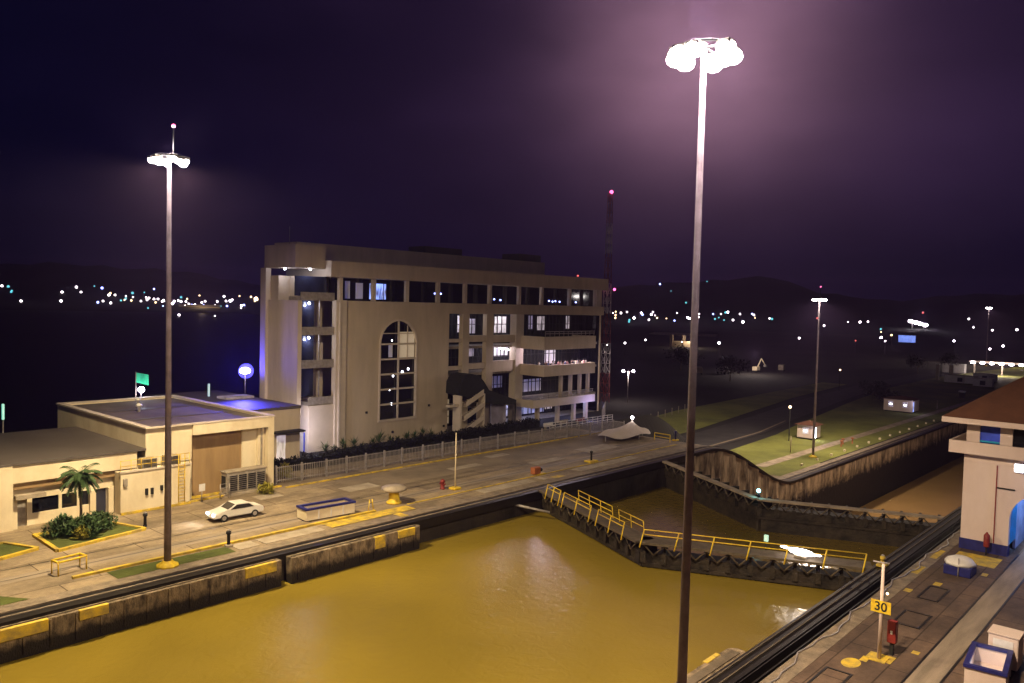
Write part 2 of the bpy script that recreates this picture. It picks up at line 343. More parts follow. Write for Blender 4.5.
def lock_wall_face(name, m, x0, x1, top_off, bot, y=54.9, ribs=False):
    mb = MB(); n = max(1, int((x1-x0)/(.45 if ribs else 3)))
    X = [x0+(x1-x0)*i/n for i in range(n+1)]; rows = []
    for i, x in enumerate(X):
        zt = ramp_z(x)+top_off; off = 0
        col = []
        for j in range(9):
            z = zt+(bot-zt)*j/8
            if ribs: off = (.16 if (i//3) % 3 else -.22)+.10*math.sin(x*1.7+z*.9)+.07*random.uniform(-1, 1)
            col.append(mb.b.verts.new((x, y+off, z)))
        rows.append(col)
    for A, B in zip(rows, rows[1:]):
        for j in range(8): mb.b.faces.new((A[j], B[j], B[j+1], A[j+1]))
    return mb.build(name, m)
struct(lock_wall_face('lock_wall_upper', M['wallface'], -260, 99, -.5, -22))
struct(lock_wall_face('lock_wall_incline', M['tide'], 99, 141, -.5, -22, ribs=True))
struct(lock_wall_face('lock_wall_lower', M['tide'], 141, 700, -.5, -22))
struct(ribbon('lock_coping', M['rail'], 54.6, 56.1, -260, 99, -.10, thick=.85)); struct(ribbon('lock_coping', M['rail'], 54.6, 56.1, 99, 700, -.10, thick=.42))
struct(ribbon('lock_coping_rail', M['track'], 55.35, 55.5, -260, 700, -.04, thick=.1))
struct(ribbon('lock_edge_slab', M['kerb_conc'], 56.1, 57.3, -260, 700, 0.0, thick=.5))
# rack track
struct(ribbon('track_bed', M['track'], 61.5, 62.9, -260, 103.8, .004))
struct(ribbon('track_slot', M['rail'], 62.15, 62.28, -260, 103.8, .008))
struct(ribbon('track_groove', M['rail'], 64.6, 64.75, -60, 103.8, .004))
M['road2'] = mat('worn_road', (.26, .20, .13), .85, c2=(.17, .13, .09), scale=.25, bump=.2)
struct(ribbon('service_road', M['road2'], 66.6, 72.6, 52, 103.8, .006))
# water
def sheet(name, m, pts, z): o = MB().sheet(pts, z).build(name, m); struct(o); return o
sheet('lock_water', M['water'], [(-260, 19.5), (66.0, 19.5), (58.6, 36.8), (66.9, 55.5), (-260, 55.5)], -2.35)
sheet('middle_lock_water', M['water2'], [(66.0, 19.5), (88.5, 19.5), (81.8, 36.8), (92.3, 55.5), (66.9, 55.5), (58.6, 36.8)], -3.7)
sheet('lower_lock_water', M['water3'], [(88.5, 19.5), (700, 19.5), (700, 55.5), (92.3, 55.5), (81.8, 36.8)], -20)

# centre wall on the near side
def flat_box(name, m, *a): o = MB().box(*a).build(name, m); struct(o); return o
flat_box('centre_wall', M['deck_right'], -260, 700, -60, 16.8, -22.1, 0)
flat_box('centre_wall_kerb', M['kerb_conc'], -260, 700, 16.8, 17.9, -22.1, .02)
flat_box('centre_wall_trench', M['rail'], -260, 700, 17.9, 18.9, -22.1, -.45)
flat_box('centre_wall_nosing', M['rail'], -260, 700, 18.9, 20.2, -22.1, -.04)
for y in (18.05, 18.62, 19.35, 19.9): flat_box('trench_rail', M['rail'] if y < 19 else M['walk'], -260, 700, y, y+.07, -.45 if y < 18.8 else -.04, .05)
flat_box('centre_track_rail', M['rail'], -260, 700, 12.25, 12.38, 0, .02)
flat_box('centre_track_rail', M['rail'], -260, 700, 10.7, 10.83, 0, .02)
struct(MB().sheet([(-260, 10.83), (700, 10.83), (700, 12.25), (-260, 12.25)], .005).build('centre_track_bed', M['track']))
# loose hose lying along the trench
mb = MB(); p = None
for i in range(60):
    q = (36+i*.8, 17.6+.22*math.sin(i*.6)+.12*math.sin(i*1.7), .06)
    if p: mb.tube(p, q, .05, n=6, cap=False)
    p = q
tag(mb.build('hose', M['steel']), 'thin grey hose lying along the dark rail trench by the water', 'hose')
# framed hatches cut in the deck
for (x, y, lx, ly, lab) in ((56.2, 14.6, 3.0, 1.7, 'dark outlined rectangular hatch past the yellow thirty sign post'), (43.5, 15.3, 3.2, 1.5, 'dark outlined rectangular hatch at the bottom edge near the trench'), (62.5, 14.9, 3.4, 1.4, 'dark outlined rectangular hatch short of the domed cover')):
    mb = MB()
    for a in ((x-lx/2, x+lx/2, y-ly/2, y-ly/2+.14), (x-lx/2, x+lx/2, y+ly/2-.14, y+ly/2), (x-lx/2, x-lx/2+.14, y-ly/2+.14, y+ly/2-.14), (x+lx/2-.14, x+lx/2, y-ly/2+.14, y+ly/2-.14)): mb.box(*a, .0, .03)
    tag(mb.build('deck_hatch', M['rail']), lab, 'hatch', 'hatches in the centre wall deck')

# painted marks
def mark(x0, x1, y0, y1, z=.006, m='yellowk', nm='painted_marking'): struct(MB().sheet([(x0, y0), (x1, y0), (x1, y1), (x0, y1)], z).build(nm, M[m]))
for a in ((48.0, 49.1, 13.5, 14.9), (47.3, 48.1, 14.6, 15.0), (66.3, 68.6, 17.0, 17.5), (71.5, 74.5, 17.0, 17.5), (61.5, 62.3, 16.2, 16.7), (64.5, 65.4, 15.0, 15.5), (50.5, 51.0, 12.7, 13.1), (69.6, 70.4, 13.0, 13.4)): mark(*a, z=.024 if a[2] > 16.9 else .006)
mark(72.3, 75.5, 13.0, 16.2)
struct(MB().sheet([(46.6+.75*math.cos(t), 15.2+.5*math.sin(t)) for t in [i*math.pi/10 for i in range(20)]], .006).build('painted_marking', M['yellowk']))

# left deck: verge, slabs, kerbs
sheet('verge_grass', M['grassm'], [(23.0, 57.35), (32.0, 57.35), (32.0, 59.0), (23.0, 59.3)], .012)
sheet('verge_grass', M['grassm'], [(-40, 57.4), (17.5, 57.4), (15.5, 60.4), (-40, 60.4)], .012)
for (a, b) in ((32.4, 34.2), (34.7, 40.5), (60.5, 69.0), (70.0, 71.0), (77, 90)):
    flat_box('concrete_slab', M['pale'], a, b, 57.5, 59.1, -.05, .03)
for (a, b, c, d) in ((42, 44.6, 70.6, 72.3), (50.5, 54.5, 67.5, 69.6), (66.0, 71.0, 68.0, 69.4), (75, 78.6, 70.4, 71.8), (76, 82, 63.6, 65.2), (88, 95, 64, 67)):
    flat_box('concrete_slab', M['pale'], a, b, c, d, -.05, .016)
flat_box('yellow_kerb', M['yellowk'], 20.8, 47.5, 59.4, 59.75, -.05, .16)
flat_box('yellow_kerb', M['yellowk'], 51.5, 103, 59.45, 59.68, -.05, .05)
flat_box('yellow_kerb', M['yellowk'], 30, 46.6, 74.2, 74.5, -.05, .14)
flat_box('yellow_kerb', M['yellowk'], 46.6, 104, 73.3, 73.55, -.05, .12)
mark(41.3, 51.0, 57.7, 59.3, .034); mark(48.0, 48.9, 56.3, 57.6, .034)
mark(71.8, 73.6, 57.1, 58.0, .034)

# planters with grass and yellow kerbs
def kerb_loop(name, pts, w=.3, h=.2):
    mb = MB(); n = len(pts)
    for i in range(n):
        a = Vector((*pts[i], 0)); b = Vector((*pts[(i+1) % n], 0)); d = (b-a).normalized(); q = Vector((-d.y, d.x, 0))*w/2
        P = [a-q, b-q+d*.0, b+q, a+q]
        lo = [mb.b.verts.new((p.x, p.y, -.03)) for p in P]; hi = [mb.b.verts.new((p.x, p.y, h+.004*i)) for p in P]
        mb.b.faces.new(hi)
        for k in range(4): mb.b.faces.new((lo[k], lo[(k+1) % 4], hi[(k+1) % 4], hi[k]))
    return mb.build(name, M['yellowk'])
pl = thing('planter', 'grassy planter with yellow kerb in front of the cream building door', 'planter', (25.5, 69.8, 0))
def local(pts, c): return [(p[0]-c[0], p[1]-c[1]) for p in pts]
PA = [(22.2, 66.6), (29.5, 68.0), (28.3, 71.5), (22.3, 72.2)]
o = kerb_loop('kerb', local(PA, (25.5, 69.8))); o.parent = pl
MB().sheet(local(PA, (25.5, 69.8)), .10).build('turf', M['grassm'], pl)
pl = thing('planter', 'small grass bed with yellow kerb at the left edge of the picture', 'planter', (18, 69.5, 0))
PB = [(14, 67.2), (18.6, 67.4), (21.3, 68.2), (19.9, 71.4), (14, 71.4)]
o = kerb_loop('kerb', local(PB, (18, 69.5))); o.parent = pl
MB().sheet(local(PB, (18, 69.5)), .10).build('turf', M['grassm'], pl)

def shrub(c, r, h, n, label, m='leafd', name='shrub', cat='shrub', size=.22, group=None):
    t = thing(name, label, cat, c, group=group); mb = MB()
    for i in range(n):
        u = random.random()*2*math.pi; v = random.random()**.5; zz = random.random()
        rr = r*v*math.sqrt(max(.05, 1-(zz-.35)**2*1.7)); lump = 1+.25*math.sin(u*3+c[0])+.15*math.sin(u*7)
        mb.leaf((rr*lump*math.cos(u), rr*lump*math.sin(u), .15+zz*h*(1-.35*v*v)), random.uniform(.6, 1.3)*size*1.6, size*.35, random.random()*6.3, random.uniform(-.6, 1.2))
    mb.build('foliage', M[m], t)
    s = MB()
    for k in range(5): a = k*1.26; s.tube((0, 0, -.05), (math.cos(a)*r*.5, math.sin(a)*r*.5, h*.7), .05, .02, 5)
    s.build('stem', M['bark'], t); return t
shrub((23.9, 70.5, .1), 1.15, 1.5, 1100, 'rounded dark green shrub at the left of the kerbed planter', group='planter shrubs')
shrub((25.2, 69.2, .1), 1.3, 1.5, 1400, 'wide dark green shrub nearest the road in the kerbed planter', group='planter shrubs')
shrub((26.6, 70.3, .1), 1.25, 1.4, 1200, 'dark green shrub beside the doorway in the kerbed planter', group='planter shrubs')
shrub((24.7, 68.5, .1), .55, .9, 420, 'low yellow flowering shrub in front of the planter bushes', 'leafy', 'flowering_shrub', 'flowering shrub')
def palm(c, h, label, n=30, L=1.75, cat='palm tree'):
    t = thing('palm_tree', label, cat, c)
    mb = MB(); p = Vector((0, 0, -.1))
    for i in range(8):
        q = Vector((.05*math.sin(i*.9), .04*math.cos(i), h*(i+1)/8)); mb.tube(p, q, .13-.006*i, .13-.006*(i+1), 8, cap=(i in (0, 7))); p = q
    mb.build('trunk', M['bark'], t)
    mb = MB()
    for k in range(n):
        a = k*2.4; el = 1.1-1.7*(k/n); pp = p.copy(); d = Vector((math.cos(a)*math.cos(el), math.sin(a)*math.cos(el), math.sin(el)))
        for i in range(9):
            np_ = pp+d*L/9; mb.tube(pp, np_, .025, .02, 4, cap=False)
            for sgn in (-1, 1):
                mb.leaf(np_, .6*(1-.05*i), .08, a+sgn*1.0, d.z*.5-.5)
                mb.leaf(pp.lerp(np_, .5), .55*(1-.05*i), .08, a+sgn*1.1, d.z*.5-.35)
            pp = np_; d = (d+Vector((0, 0, -.17))).normalized()
    mb.build('crown', M['leafd'], t); return t
palm((25.5, 71.2, .1), 4.6, 'small palm tree rising from the planter before the cream building')

# ------------------------------------------------------------------ low cream building on the left
lb = thing('cream_building', 'low cream building with grey roof behind the small palm tree', 'building', (26, 85, 0))
def at(t): return t.location
SPLIT = {'column', 'terrace_column', 'stair_glazing', 'window', 'plinth', 'spandrel', 'stair_wall', 'roof_strip', 'stair_post', 'passage_wall', 'terrace'}
def pbox(name, m, t, boxes, bev=0):
    if name in SPLIT and len(boxes) > 1:
        for b in boxes: o = pbox(name, m, t, [b], bev)
        return o
    L = t.location; mb = MB()
    for b in boxes: mb.box(b[0]-L.x, b[1]-L.x, b[2]-L.y, b[3]-L.y, b[4]-L.z, b[5]-L.z, bev)
    return mb.build(name, M[m], t)
# front of the left block: wall with openings
pbox('wall', 'cream', lb, [(20.6, 21.6, 75.0, 75.8, 0, 5.4), (21.6, 31.9, 75.3, 75.8, 3.9, 5.4), (21.6, 22.0, 75.3, 75.8, 0, 2.6), (22.9, 23.3, 75.9, 76.3, 0, 2.3),
     (23.3, 27.9, 75.9, 76.3, 0, 1.0), (27.9, 28.4, 75.6, 76.3, 0, 2.3), (29.5, 31.9, 75.6, 76.3, 0, 2.3), (21.6, 31.9, 75.9, 76.3, 2.3, 3.3), (20.6, 21.0, 75.8, 92, 0, 5.3), (20.6, 32.7, 92, 92.4, 0, 5.3), (25.4, 25.65, 75.9, 76.3, 1, 2.3), (26.9, 27.1, 75.9, 76.3, 1, 2.3)])
pbox('wall_band', 'creamd', lb, [(21.6, 31.4, 75.55, 75.9, 3.3, 3.9)])
pbox('roof', 'roofgrey', lb, [(20.4, 32.7, 75.15, 92.5, 5.42, 5.6)])
pbox('window', 'glass', lb, [(23.3, 25.4, 76.05, 76.2, 1.0, 2.3), (25.65, 26.9, 76.05, 76.2, 1.0, 2.3), (27.1, 27.9, 76.05, 76.2, 1.0, 2.3)])
dr = pbox('door', 'glassb', lb, [(28.4, 29.5, 76.15, 76.25, 0, 2.3)])
pbox('frame', 'grey', lb, [(28.4, 28.48, 76.05, 76.14, 0, 2.3), (29.42, 29.5, 76.05, 76.14, 0, 2.3), (28.48, 29.42, 76.05, 76.14, 2.22, 2.3)])
pbox('door', 'grey', lb, [(22.0, 22.9, 76.15, 76.25, 0, 2.3)])
aw = pbox('awning', 'pale', lb, [(21.7, 24.0, 74.6, 75.3, 2.62, 2.95)])
pbox('skirting', 'yellowk', lb, [(29.9, 36.4, 73.8, 73.99, 0, .2)])
# middle low block
pbox('side_wing', 'cream', lb, [(31.9, 37.2, 75.31, 79.5, 0, 3.85), (29.9, 36.4, 74.0, 75.3, 0, 3.8)])
pbox('wing_coping', 'build2', lb, [(29.8, 36.5, 73.9, 74.15, 3.81, 3.95)])
for x in (33.0, 33.5, 34.4, 34.8): pbox('vent', 'rubber', lb, [(x-.9, x-.68, 73.82, 73.99, 1.5 if x < 34 else 1.7, 2.1 if x < 34 else 2.2)])
pbox('meter_box', 'grey', lb, [(30.1, 30.45, 73.8, 73.99, 2.6, 3.3)])
mb = MB(); L = lb.location
for zz in [0.3+i*.32 for i in range(12)]: mb.tube((35.2-L.x, 73.85-L.y, zz), (35.8-L.x, 73.85-L.y, zz), .03, n=6)
for xx in (35.2, 35.8): mb.tube((xx-L.x, 73.85-L.y, .1), (xx-L.x, 73.85-L.y, 4.9), .04, n=6)
mb.build('ladder', M['yellow'], lb)
mb = MB()
for zz in (4.4, 4.9): mb.tube((29.9-L.x, 74.1-L.y, zz), (36.4-L.x, 74.1-L.y, zz), .03, n=6)
for i in range(8): mb.tube((29.95+i*.92-L.x, 74.1-L.y, 3.9), (29.95+i*.92-L.x, 74.1-L.y, 4.9), .03, n=6)
mb.build('railing', M['yellow'], lb)
for (x0, x1, lab) in ((32.8, 34.3, 'beige rooftop air conditioning unit nearer the palm on the low wing'), (35.0, 36.6, 'beige rooftop air conditioning unit nearer the ladder on the low wing')):
    t = thing('air_conditioner', lab, 'air conditioner', ((x0+x1)/2-.9, 74.75, 3.8), group='rooftop air conditioners')
    MB().box(-.7, .7, -.5, .5, .0, 1.0, .05).build('casing', M['pale'], t)
    mb = MB()
    for k in range(7): mb.box(-.6, .6, -.53, -.505, .12+k*.12, .18+k*.12)
    mb.build('grille', M['rubber'], t)
# tall block
tb = thing('workshop_building', 'tall cream workshop with big tan shutter and flat stained roof', 'building', (42, 87, 0))
pbox('wall', 'cream', tb, [(37.2, 46.1, 75.0, 75.9, 6.4, 7.45), (32.7, 37.2, 75.3, 75.9, 3.97, 7.45), (44.6, 45.3, 75.6, 76.4, 0, 6.4), (45.4, 46.1, 75.0, 76.0, 0, 6.4), (43.0, 44.6, 76.0, 76.4, 0, 6.4), (32.7, 33.1, 75.9, 98, 3.97, 7.45), (45.7, 46.1, 76.0, 98, 0, 7.45), (33.1, 45.7, 97.6, 98, 0, 7.45), (32.7, 33.1, 79.5, 98, 0, 3.97)])
pbox('shutter', 'creamd', tb, [(37.2, 43.0, 76.2, 76.4, 0, 6.4)])
pbox('roof', 'roofdark', tb, [(33.1, 45.7, 75.9, 97.6, 6.8, 7.28)])
pbox('parapet', 'build2', tb, [(32.55, 46.25, 74.95, 75.3, 7.45, 7.6), (32.55, 33.2, 75.3, 98.1, 7.45, 7.6), (45.6, 46.25, 75.3, 98.1, 7.45, 7.6), (33.2, 45.6, 97.5, 98.1, 7.45, 7.6)])
pbox('downpipe', 'grey', tb, [(44.85, 45.0, 75.45, 75.59, 0, 6.4)])
pbox('roof_strip', 'roofgrey', tb, [(33.3, 45.5, 82, 83, 7.285, 7.32), (33.3, 45.5, 89, 90.6, 7.285, 7.32)])
pbox('kerb', 'yellowk', tb, [(37.2, 44.5, 75.4, 75.7, 0, .2)])
for (x, y, lab) in ((37.5, 88, 'small white roof vent cowl nearer the front on the workshop roof'), (39.5, 93, 'small white roof vent cowl toward the back of the workshop roof')):
    tag(MB().lathe((0, 0, 0), [(.15, 0), (.15, .6), (.35, .62), (.3, .85), (.05, .95)], 10).build('roof_vent', M['white'], loc=(x, y, 7.28)), lab, 'vent', 'roof vents')
tb2 = thing('rear_annex', 'dim flat roofed annex behind the workshop lit blue by a floodlight', 'building', (53, 96, 0))
pbox('wall', 'build', tb2, [(46.3, 56.5, 86, 107, 0, 6.4)])
pbox('roof', 'roofgrey', tb2, [(46.2, 56.6, 85.9, 107.1, 6.4, 6.7)])
pbox('skylight', 'lilac', tb2, [(52, 56, 96, 98.5, 6.7, 7.0)], .05)
pbox('door', 'roomw', tb2, [(53.2, 54.4, 85.93, 85.99, 0, 3.2)])
pbox('door_canopy', 'rubber', tb2, [(52.4, 56.4, 84.6, 85.99, 3.6, 3.8)])

# generator and fixtures in front of the shutter
g = thing('generator', 'grey louvred generator cabinet standing before the tan shutter', 'generator', (42.4, 74.9, 0))
mb = MB(); mb.box(-2.4, 2.4, -1.0, .3, .0, .25); mb.build('plinth', M['pale'], g)
MB().box(-2.2, 2.2, -.9, .25, .25, 2.3, .08).build('casing', M['grey'], g)
MB().box(-2.3, 2.3, -.95, .3, 2.32, 2.48, .05).build('lid', M['pale'], g)
for k in range(4):
    mb = MB()
    for j in range(8): mb.box(-1.9+k*1.02, -1.05+k*1.02, -.94, -.905, .5+j*.2, .62+j*.2)
    mb.build('louvre', M['rubber'], g)
mb = MB(); mb.box(-2.24, -2.205, -.7, .1, .8, 2.0); mb.build('side_grille', M['rubber'], g)
t = thing('notice_board', 'small white notice board on a post beside the yellow ladder', 'sign', (37.4, 73.6, 0))
MB().tube((0, 0, 0), (0, 0, 1.4), .05).build('post', M['steel'], t); MB().box(-.3, .3, -.06, -.01, 1.1, 1.8).build('panel', M['white'], t)
mb = MB()
for x in (39.2, 40.2): mb.tube((x-39.2, 0, 0), (x-39.2, 0, 1.5), .04, n=6)
for z in (.6, 1.1, 1.5): mb.tube((0, 0, z), (1.0, 0, z), .03, n=6)
tag(mb.build('pipe_rack', M['steel'], loc=(39.2, 73.4, 0)), 'thin steel pipe rack left of the generator cabinet', 'rack')
shrub((43.8, 72.6, 0), .8, .9, 600, 'yellow flowering shrub by the generator cabinet corner', 'leafy', 'flowering_shrub', 'flowering shrub')
shrub((49.0, 77.5, 0), .9, 1.6, 600, 'yellowish green bush behind the fence beside the workshop', 'leafy', 'bush', 'bush')

# ------------------------------------------------------------------ observation building
vb = thing('visitor_building', 'large four storey grey beige building with arched window and open terraces', 'building', (92, 96, 0))
V = vb.location
A0, A1, ZS, RAD, ZB = 71.0, 77.6, 13.9, 3.3, 3.2
xc = (A0+A1)/2
wall = MB()
def vbx(mb, x0, x1, y0, y1, z0, z1): mb.box(x0-V.x, x1-V.x, y0-V.y, y1-V.y, z0, z1); return mb
vbx(wall, 65.0, A0, 88.5, 89.1, -.3, 19.9); vbx(wall, A1, 84.2, 88.5, 89.1, -.3, 19.9); vbx(wall, A0, A1, 88.5, 89.1, -.3, ZB)
arc = [(xc+RAD*math.cos(t)-V.x, ZS+RAD*math.sin(t)) for t in [math.pi-i*math.pi/16 for i in range(17)]]
wall.prism([(A0-V.x, 19.9)]+arc+[(A1-V.x, 19.9)], 'y', 88.5-V.y, 89.1-V.y)
vbx(wall, 84.2, 124.5, 88.5, 89.1, 18.3, 19.9)
vbx(wall, 59.6, 125, 98, 98.5, -.3, 23); vbx(wall, 124, 124.5, 89.1, 98, 0, 23)
wall.build('wall', M['build'], vb)
pbox('corner_pilaster', 'build2', vb, [(63.3, 64.999, 88.2, 89.1, -.3, 19.95)])
pbox('downpipe', 'build2', vb, [(63.7, 63.95, 87.95, 88.19, -.3, 19.6)])
# arched window: surround, mullions and glass
mb = MB()
ro, ri = RAD+.22, RAD-.02
for i in range(16):
    t0, t1 = math.pi-i*math.pi/16, math.pi-(i+1)*math.pi/16
    q = [(xc+r*math.cos(t)-V.x, ZS+r*math.sin(t)) for r, t in ((ri, t0), (ro, t0), (ro, t1), (ri, t1))]
    mb.prism(q, 'y', 88.34-V.y, 88.7-V.y)
vbx(mb, A0-.22, A0+.02, 88.34, 88.7, ZB, ZS); vbx(mb, A1-.02, A1+.22, 88.34, 88.7, ZB, ZS); vbx(mb, A0-.3, A1+.3, 88.30, 88.7, ZB-.28, ZB)
win = mb.build('arched_window', M['build2'], vb)
mb = MB(); vbx(mb, xc-.12, xc+.12, 88.42, 88.6, ZB, ZS+RAD-.05)
rows = [ZB+i*(ZS-ZB)/5 for i in range(1, 6)]
for zz in rows: vbx(mb, A0, A1, 88.44, 88.58, zz-.12, zz+.12)
vbx(mb, xc+1.6, xc+1.7, 88.45, 88.57, rows[3], ZS+RAD*.8); vbx(mb, A0+.4, A1-.4, 88.45, 88.57, ZS+1.45, ZS+1.58)
mb.build('mullions', M['build2'], win)
gl = MB(); gl.prism([(A0-V.x, ZB)]+arc+[(A1-V.x, ZB)], 'y', 88.8-V.y, 88.84-V.y); gl.build('glass', M['glass'], win)
mb = MB(); vbx(mb, xc+.3, A1-.15, 88.72, 88.76, 11.9, 15.6); mb.build('lit_pane', M['roomdim'], win)
mb = MB(); vbx(mb, xc-1.6, xc-.9, 88.72, 88.76, 12.0, 13.9); mb.build('lit_pane', M['roomnavy'], win)
mb = MB()
for (x, z, r) in ((73.3, 14.4, .16), (73.6, 9.3, .2), (74.6, 9.6, .25), (75.3, 9.8, .28), (76.4, 10.2, .24), (73.4, 5.3, .26), (73.0, 7.3, .12), (73.9, 7.5, .12)): mb.ball((x-V.x, 88.74-V.y, z), r*.75, 1, (1, .2, 1))
mb.build('window_lamp', M['ceil'], win)  # glowing blobs set on the glass as painted reflections of lights
mb = MB()
for (x, z) in ((68.7, 4.5), (73.4, 1.3), (80.3, 4.6), (83.4, 1.2)): mb.box(x-.16-V.x, x+.16-V.x, 88.3-V.y, 88.49-V.y, z-.16, z+.16, .04)
mb.build('wall_lamp', M['rubber'], vb)
# stair bay on the corner
pbox('corner_fin', 'build', vb, [(57.1, 57.88, 95.32, 96.6, 0, 24.0)])  # back strip pushed out as an added fin, screening blue light from the end wall
pbox('end_wall', 'build', vb, [(57.5, 58.1, 88.3, 95.3, 4.8, 19.8)])
pbox('core', 'build', vb, [(59.6, 63.3, 91.4, 97, -.3, 23), (57.9, 59.6, 93.5, 97, 0, 23)])
pbox('entry_block', 'build2', vb, [(59.4, 63.3, 88.5, 91.3, -.3, 6.1)])
for z in (6.1, 11.0, 15.3, 19.8): pbox('landing', 'grey', vb, [(58.1 if z > 6.2 else 59.4, 63.29, 88.6, 91.38, z+.01, z+.5), (58.1 if z > 6.2 else 59.4, 63.29, 88.6, 88.7, z+.5, z+1.1)])
pbox('stair_glazing', 'glassb', vb, [(58.2, 61.0, 89.9, 90.0, 11.5, 15.3), (58.2, 61.0, 89.9, 90.0, 15.8, 19.8)])
pbox('stair_glazing', 'glassb', vb, [(58.2, 61.0, 89.9, 90.0, 7.2, 11.0), (58.3, 63.2, 90.3, 90.4, 20.4, 23.0)])
pbox('stair_wall', 'build2', vb, [(60.2, 63.29, 91.1, 91.39, 6.7, 10.2), (61.0, 63.29, 91.1, 91.39, 11.6, 14.2)])
pbox('stair_post', 'steel', vb, [(61.0, 61.15, 88.7, 88.85, z, z+4) for z in (6.6, 11.5, 15.8)])
for (x, y, z) in ((59.9, 89.4, 19.55), (59.9, 89.4, 15.05), (60.0, 89.4, 24.0), (58.0, 92.2, 24.0)):
    o = MB().ball((x-V.x, y-V.y, z-.1), .17, 2).build('ceiling_lamp', M['ceil'], vb)
    lamp('stair_light', 'POINT', (x-V.x, y-V.y, z-.4), 130, (.72, .75, 1), vb, .15)
lamp('entry_light', 'POINT', (56.6-V.x, 86.4-V.y, 3.4), 1300, (.86, .80, 1), vb, .3)
pbox('entry_door', 'white', vb, [(59.28, 59.39, 89.3, 90.3, 0, 2.4)])
pbox('door_frame', 'blue', vb, [(59.2, 59.27, 89.1, 89.29, 0, 2.6)])
# storeys behind the open frames
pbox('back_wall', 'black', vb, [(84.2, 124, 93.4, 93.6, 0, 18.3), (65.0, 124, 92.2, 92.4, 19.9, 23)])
pbox('column', 'build', vb, [(87.2, 88.6, 88.52, 89.4, 0, 18.29)])
pbox('column', 'build', vb, [(92.5, 94.1, 88.52, 89.4, 0, 18.29)])
pbox('column', 'build2', vb, [(99.5, 101.4, 88.4, 89.8, 0, 18.29)])
pbox('spandrel', 'build', vb, [(88.61, 92.49, 88.6, 89.3, 13.9, 14.9), (84.2, 87.19, 88.6, 89.3, 13.9, 14.4), (94.11, 99.49, 88.6, 89.3, 13.7, 14.9)])
pbox('spandrel', 'build', vb, [(88.61, 92.49, 88.6, 89.3, 9.6, 10.5), (84.2, 87.19, 88.6, 89.3, 9.6, 10.2), (94.11, 99.49, 88.6, 89.3, 8.9, 10.7)])
pbox('floor', 'grey', vb, [(84.2, 124, 89.4, 93.4, z-.4, z) for z in (13.2, 8.9, 3.7, .05)])
for (z0, z1, f) in ((12.6, 14.75, 13.2), (8.2, 10.05, 8.9)):
    pbox('balcony', 'build', vb, [(100.7, 114.8, 83.2, 83.5, z0, z1), (100.7, 101.0, 83.5, 88.39, z0, z1), (101.45, 114.8, 88.3, 88.45, z0, z0+.3), (114.5, 114.8, 83.5, 88.3, z0, z1)])
    pbox('balcony_floor', 'grey', vb, [(101.01, 114.49, 83.51, 88.29, z0+.05, f-.01)])
pbox('terrace', 'build2', vb, [(98.0, 114.8, 83.0, 83.4, 3.2, 4.5), (98.0, 98.4, 83.4, 93.0, 3.2, 4.5)])
pbox('terrace_floor', 'grey', vb, [(98.41, 114.79, 83.41, 88.4, 3.21, 3.7)])
pbox('terrace_column', 'build', vb, [(x, x+.6, 84.2, 84.8, 0, 3.2) for x in (100.5, 105.8, 110.3, 113.8)])
pbox('terrace_column', 'build', vb, [(x, x+.5, 84.2, 84.7, 3.7, 8.25) for x in (106.5, 109.2, 111.8, 114.2)])
for (z, zb_, n) in ((15.6, 14.75, 2), (5.4, 4.5, 3)):
    mb = MB()
    for k in range(n): mb.tube((101-V.x, 83.35-V.y, z-.35*k), (114.6-V.x, 83.35-V.y, z-.35*k), .05, n=6)
    for i in range(12): mb.tube((101+i*1.22-V.x, 83.35-V.y, zb_), (101+i*1.22-V.x, 83.35-V.y, z), .04, n=6)
    mb.build('railing', M['steel'], vb)
pbox('side_glazing', 'glass', vb, [(123.8, 123.99, 89.15, 97.9, .1, 18.2)])  # dark sheet added over the lit inner side wall to darken it
# windows: lit and dark rooms
def pane(x0, x1, z0, z1, m, y=93.2): pbox('window', m, vb, [(x0, x1, y, y+.08, z0, z1)])
pane(90.4, 91.6, 15.2, 17.9, 'roomw'); pane(91.8, 94.6, 15.0, 17.4, 'room'); pane(97.6, 99.0, 15.4, 17.8, 'roomdim'); pane(99.3, 102.2, 15.0, 17.8, 'roomw')
pane(108.2, 109.2, 15.6, 18.0, 'room'); pane(110.4, 112.6, 15.4, 17.9, 'roomw'); pane(119, 120, 15.6, 18.0, 'roomw')
pane(92.2, 94.4, 11.2, 13.0, 'room'); pane(97.8, 102.8, 11.0, 13.1, 'room'); pane(105, 106.6, 9.2, 12.6, 'roomw'); pane(113, 116, 9.2, 12.0, 'room')
pane(97.0, 101.5, 5.6, 7.6, 'roomnavy'); pane(106, 112, 4.4, 6.6, 'roomnavy'); pane(101, 106, .4, 2.6, 'room'); pane(107, 113, .4, 2.8, 'roomnavy'); pane(87.5, 89, .5, 4.4, 'roomdim')
pane(113.4, 115.4, .8, 3.0, 'roomdim')
for (x, y, z, p, c) in ((98.6, 91, 12.6, 420, (1, .88, 1)), (105, 86, 12.2, 1500, (1, .80, .98)), (111.5, 86, 12.2, 1500, (1, .84, .98)), (104, 90, 2.9, 520, (.55, .6, 1)), (113, 86.5, 2.9, 420, (.35, .42, 1)), (100.5, 91, 17.6, 260, (1, .9, 1)), (91.5, 91.5, 17.2, 140, (.9, .85, 1)), (108, 87.5, 7.6, 130, (.5, .5, 1))):
    lamp('room_light', 'POINT', (x-V.x, y-V.y, z), p, c, vb, .3)
for (x, z) in ((97.9, 12.4), (98.5, 12.75), (99.2, 12.9), (99.9, 12.8), (100.3, 12.4), (101.2, 12.3), (102.2, 12.1)): MB().ball((x-V.x, 92.6-V.y, z), .17, 1).build('string_light', M['ceil'], vb)
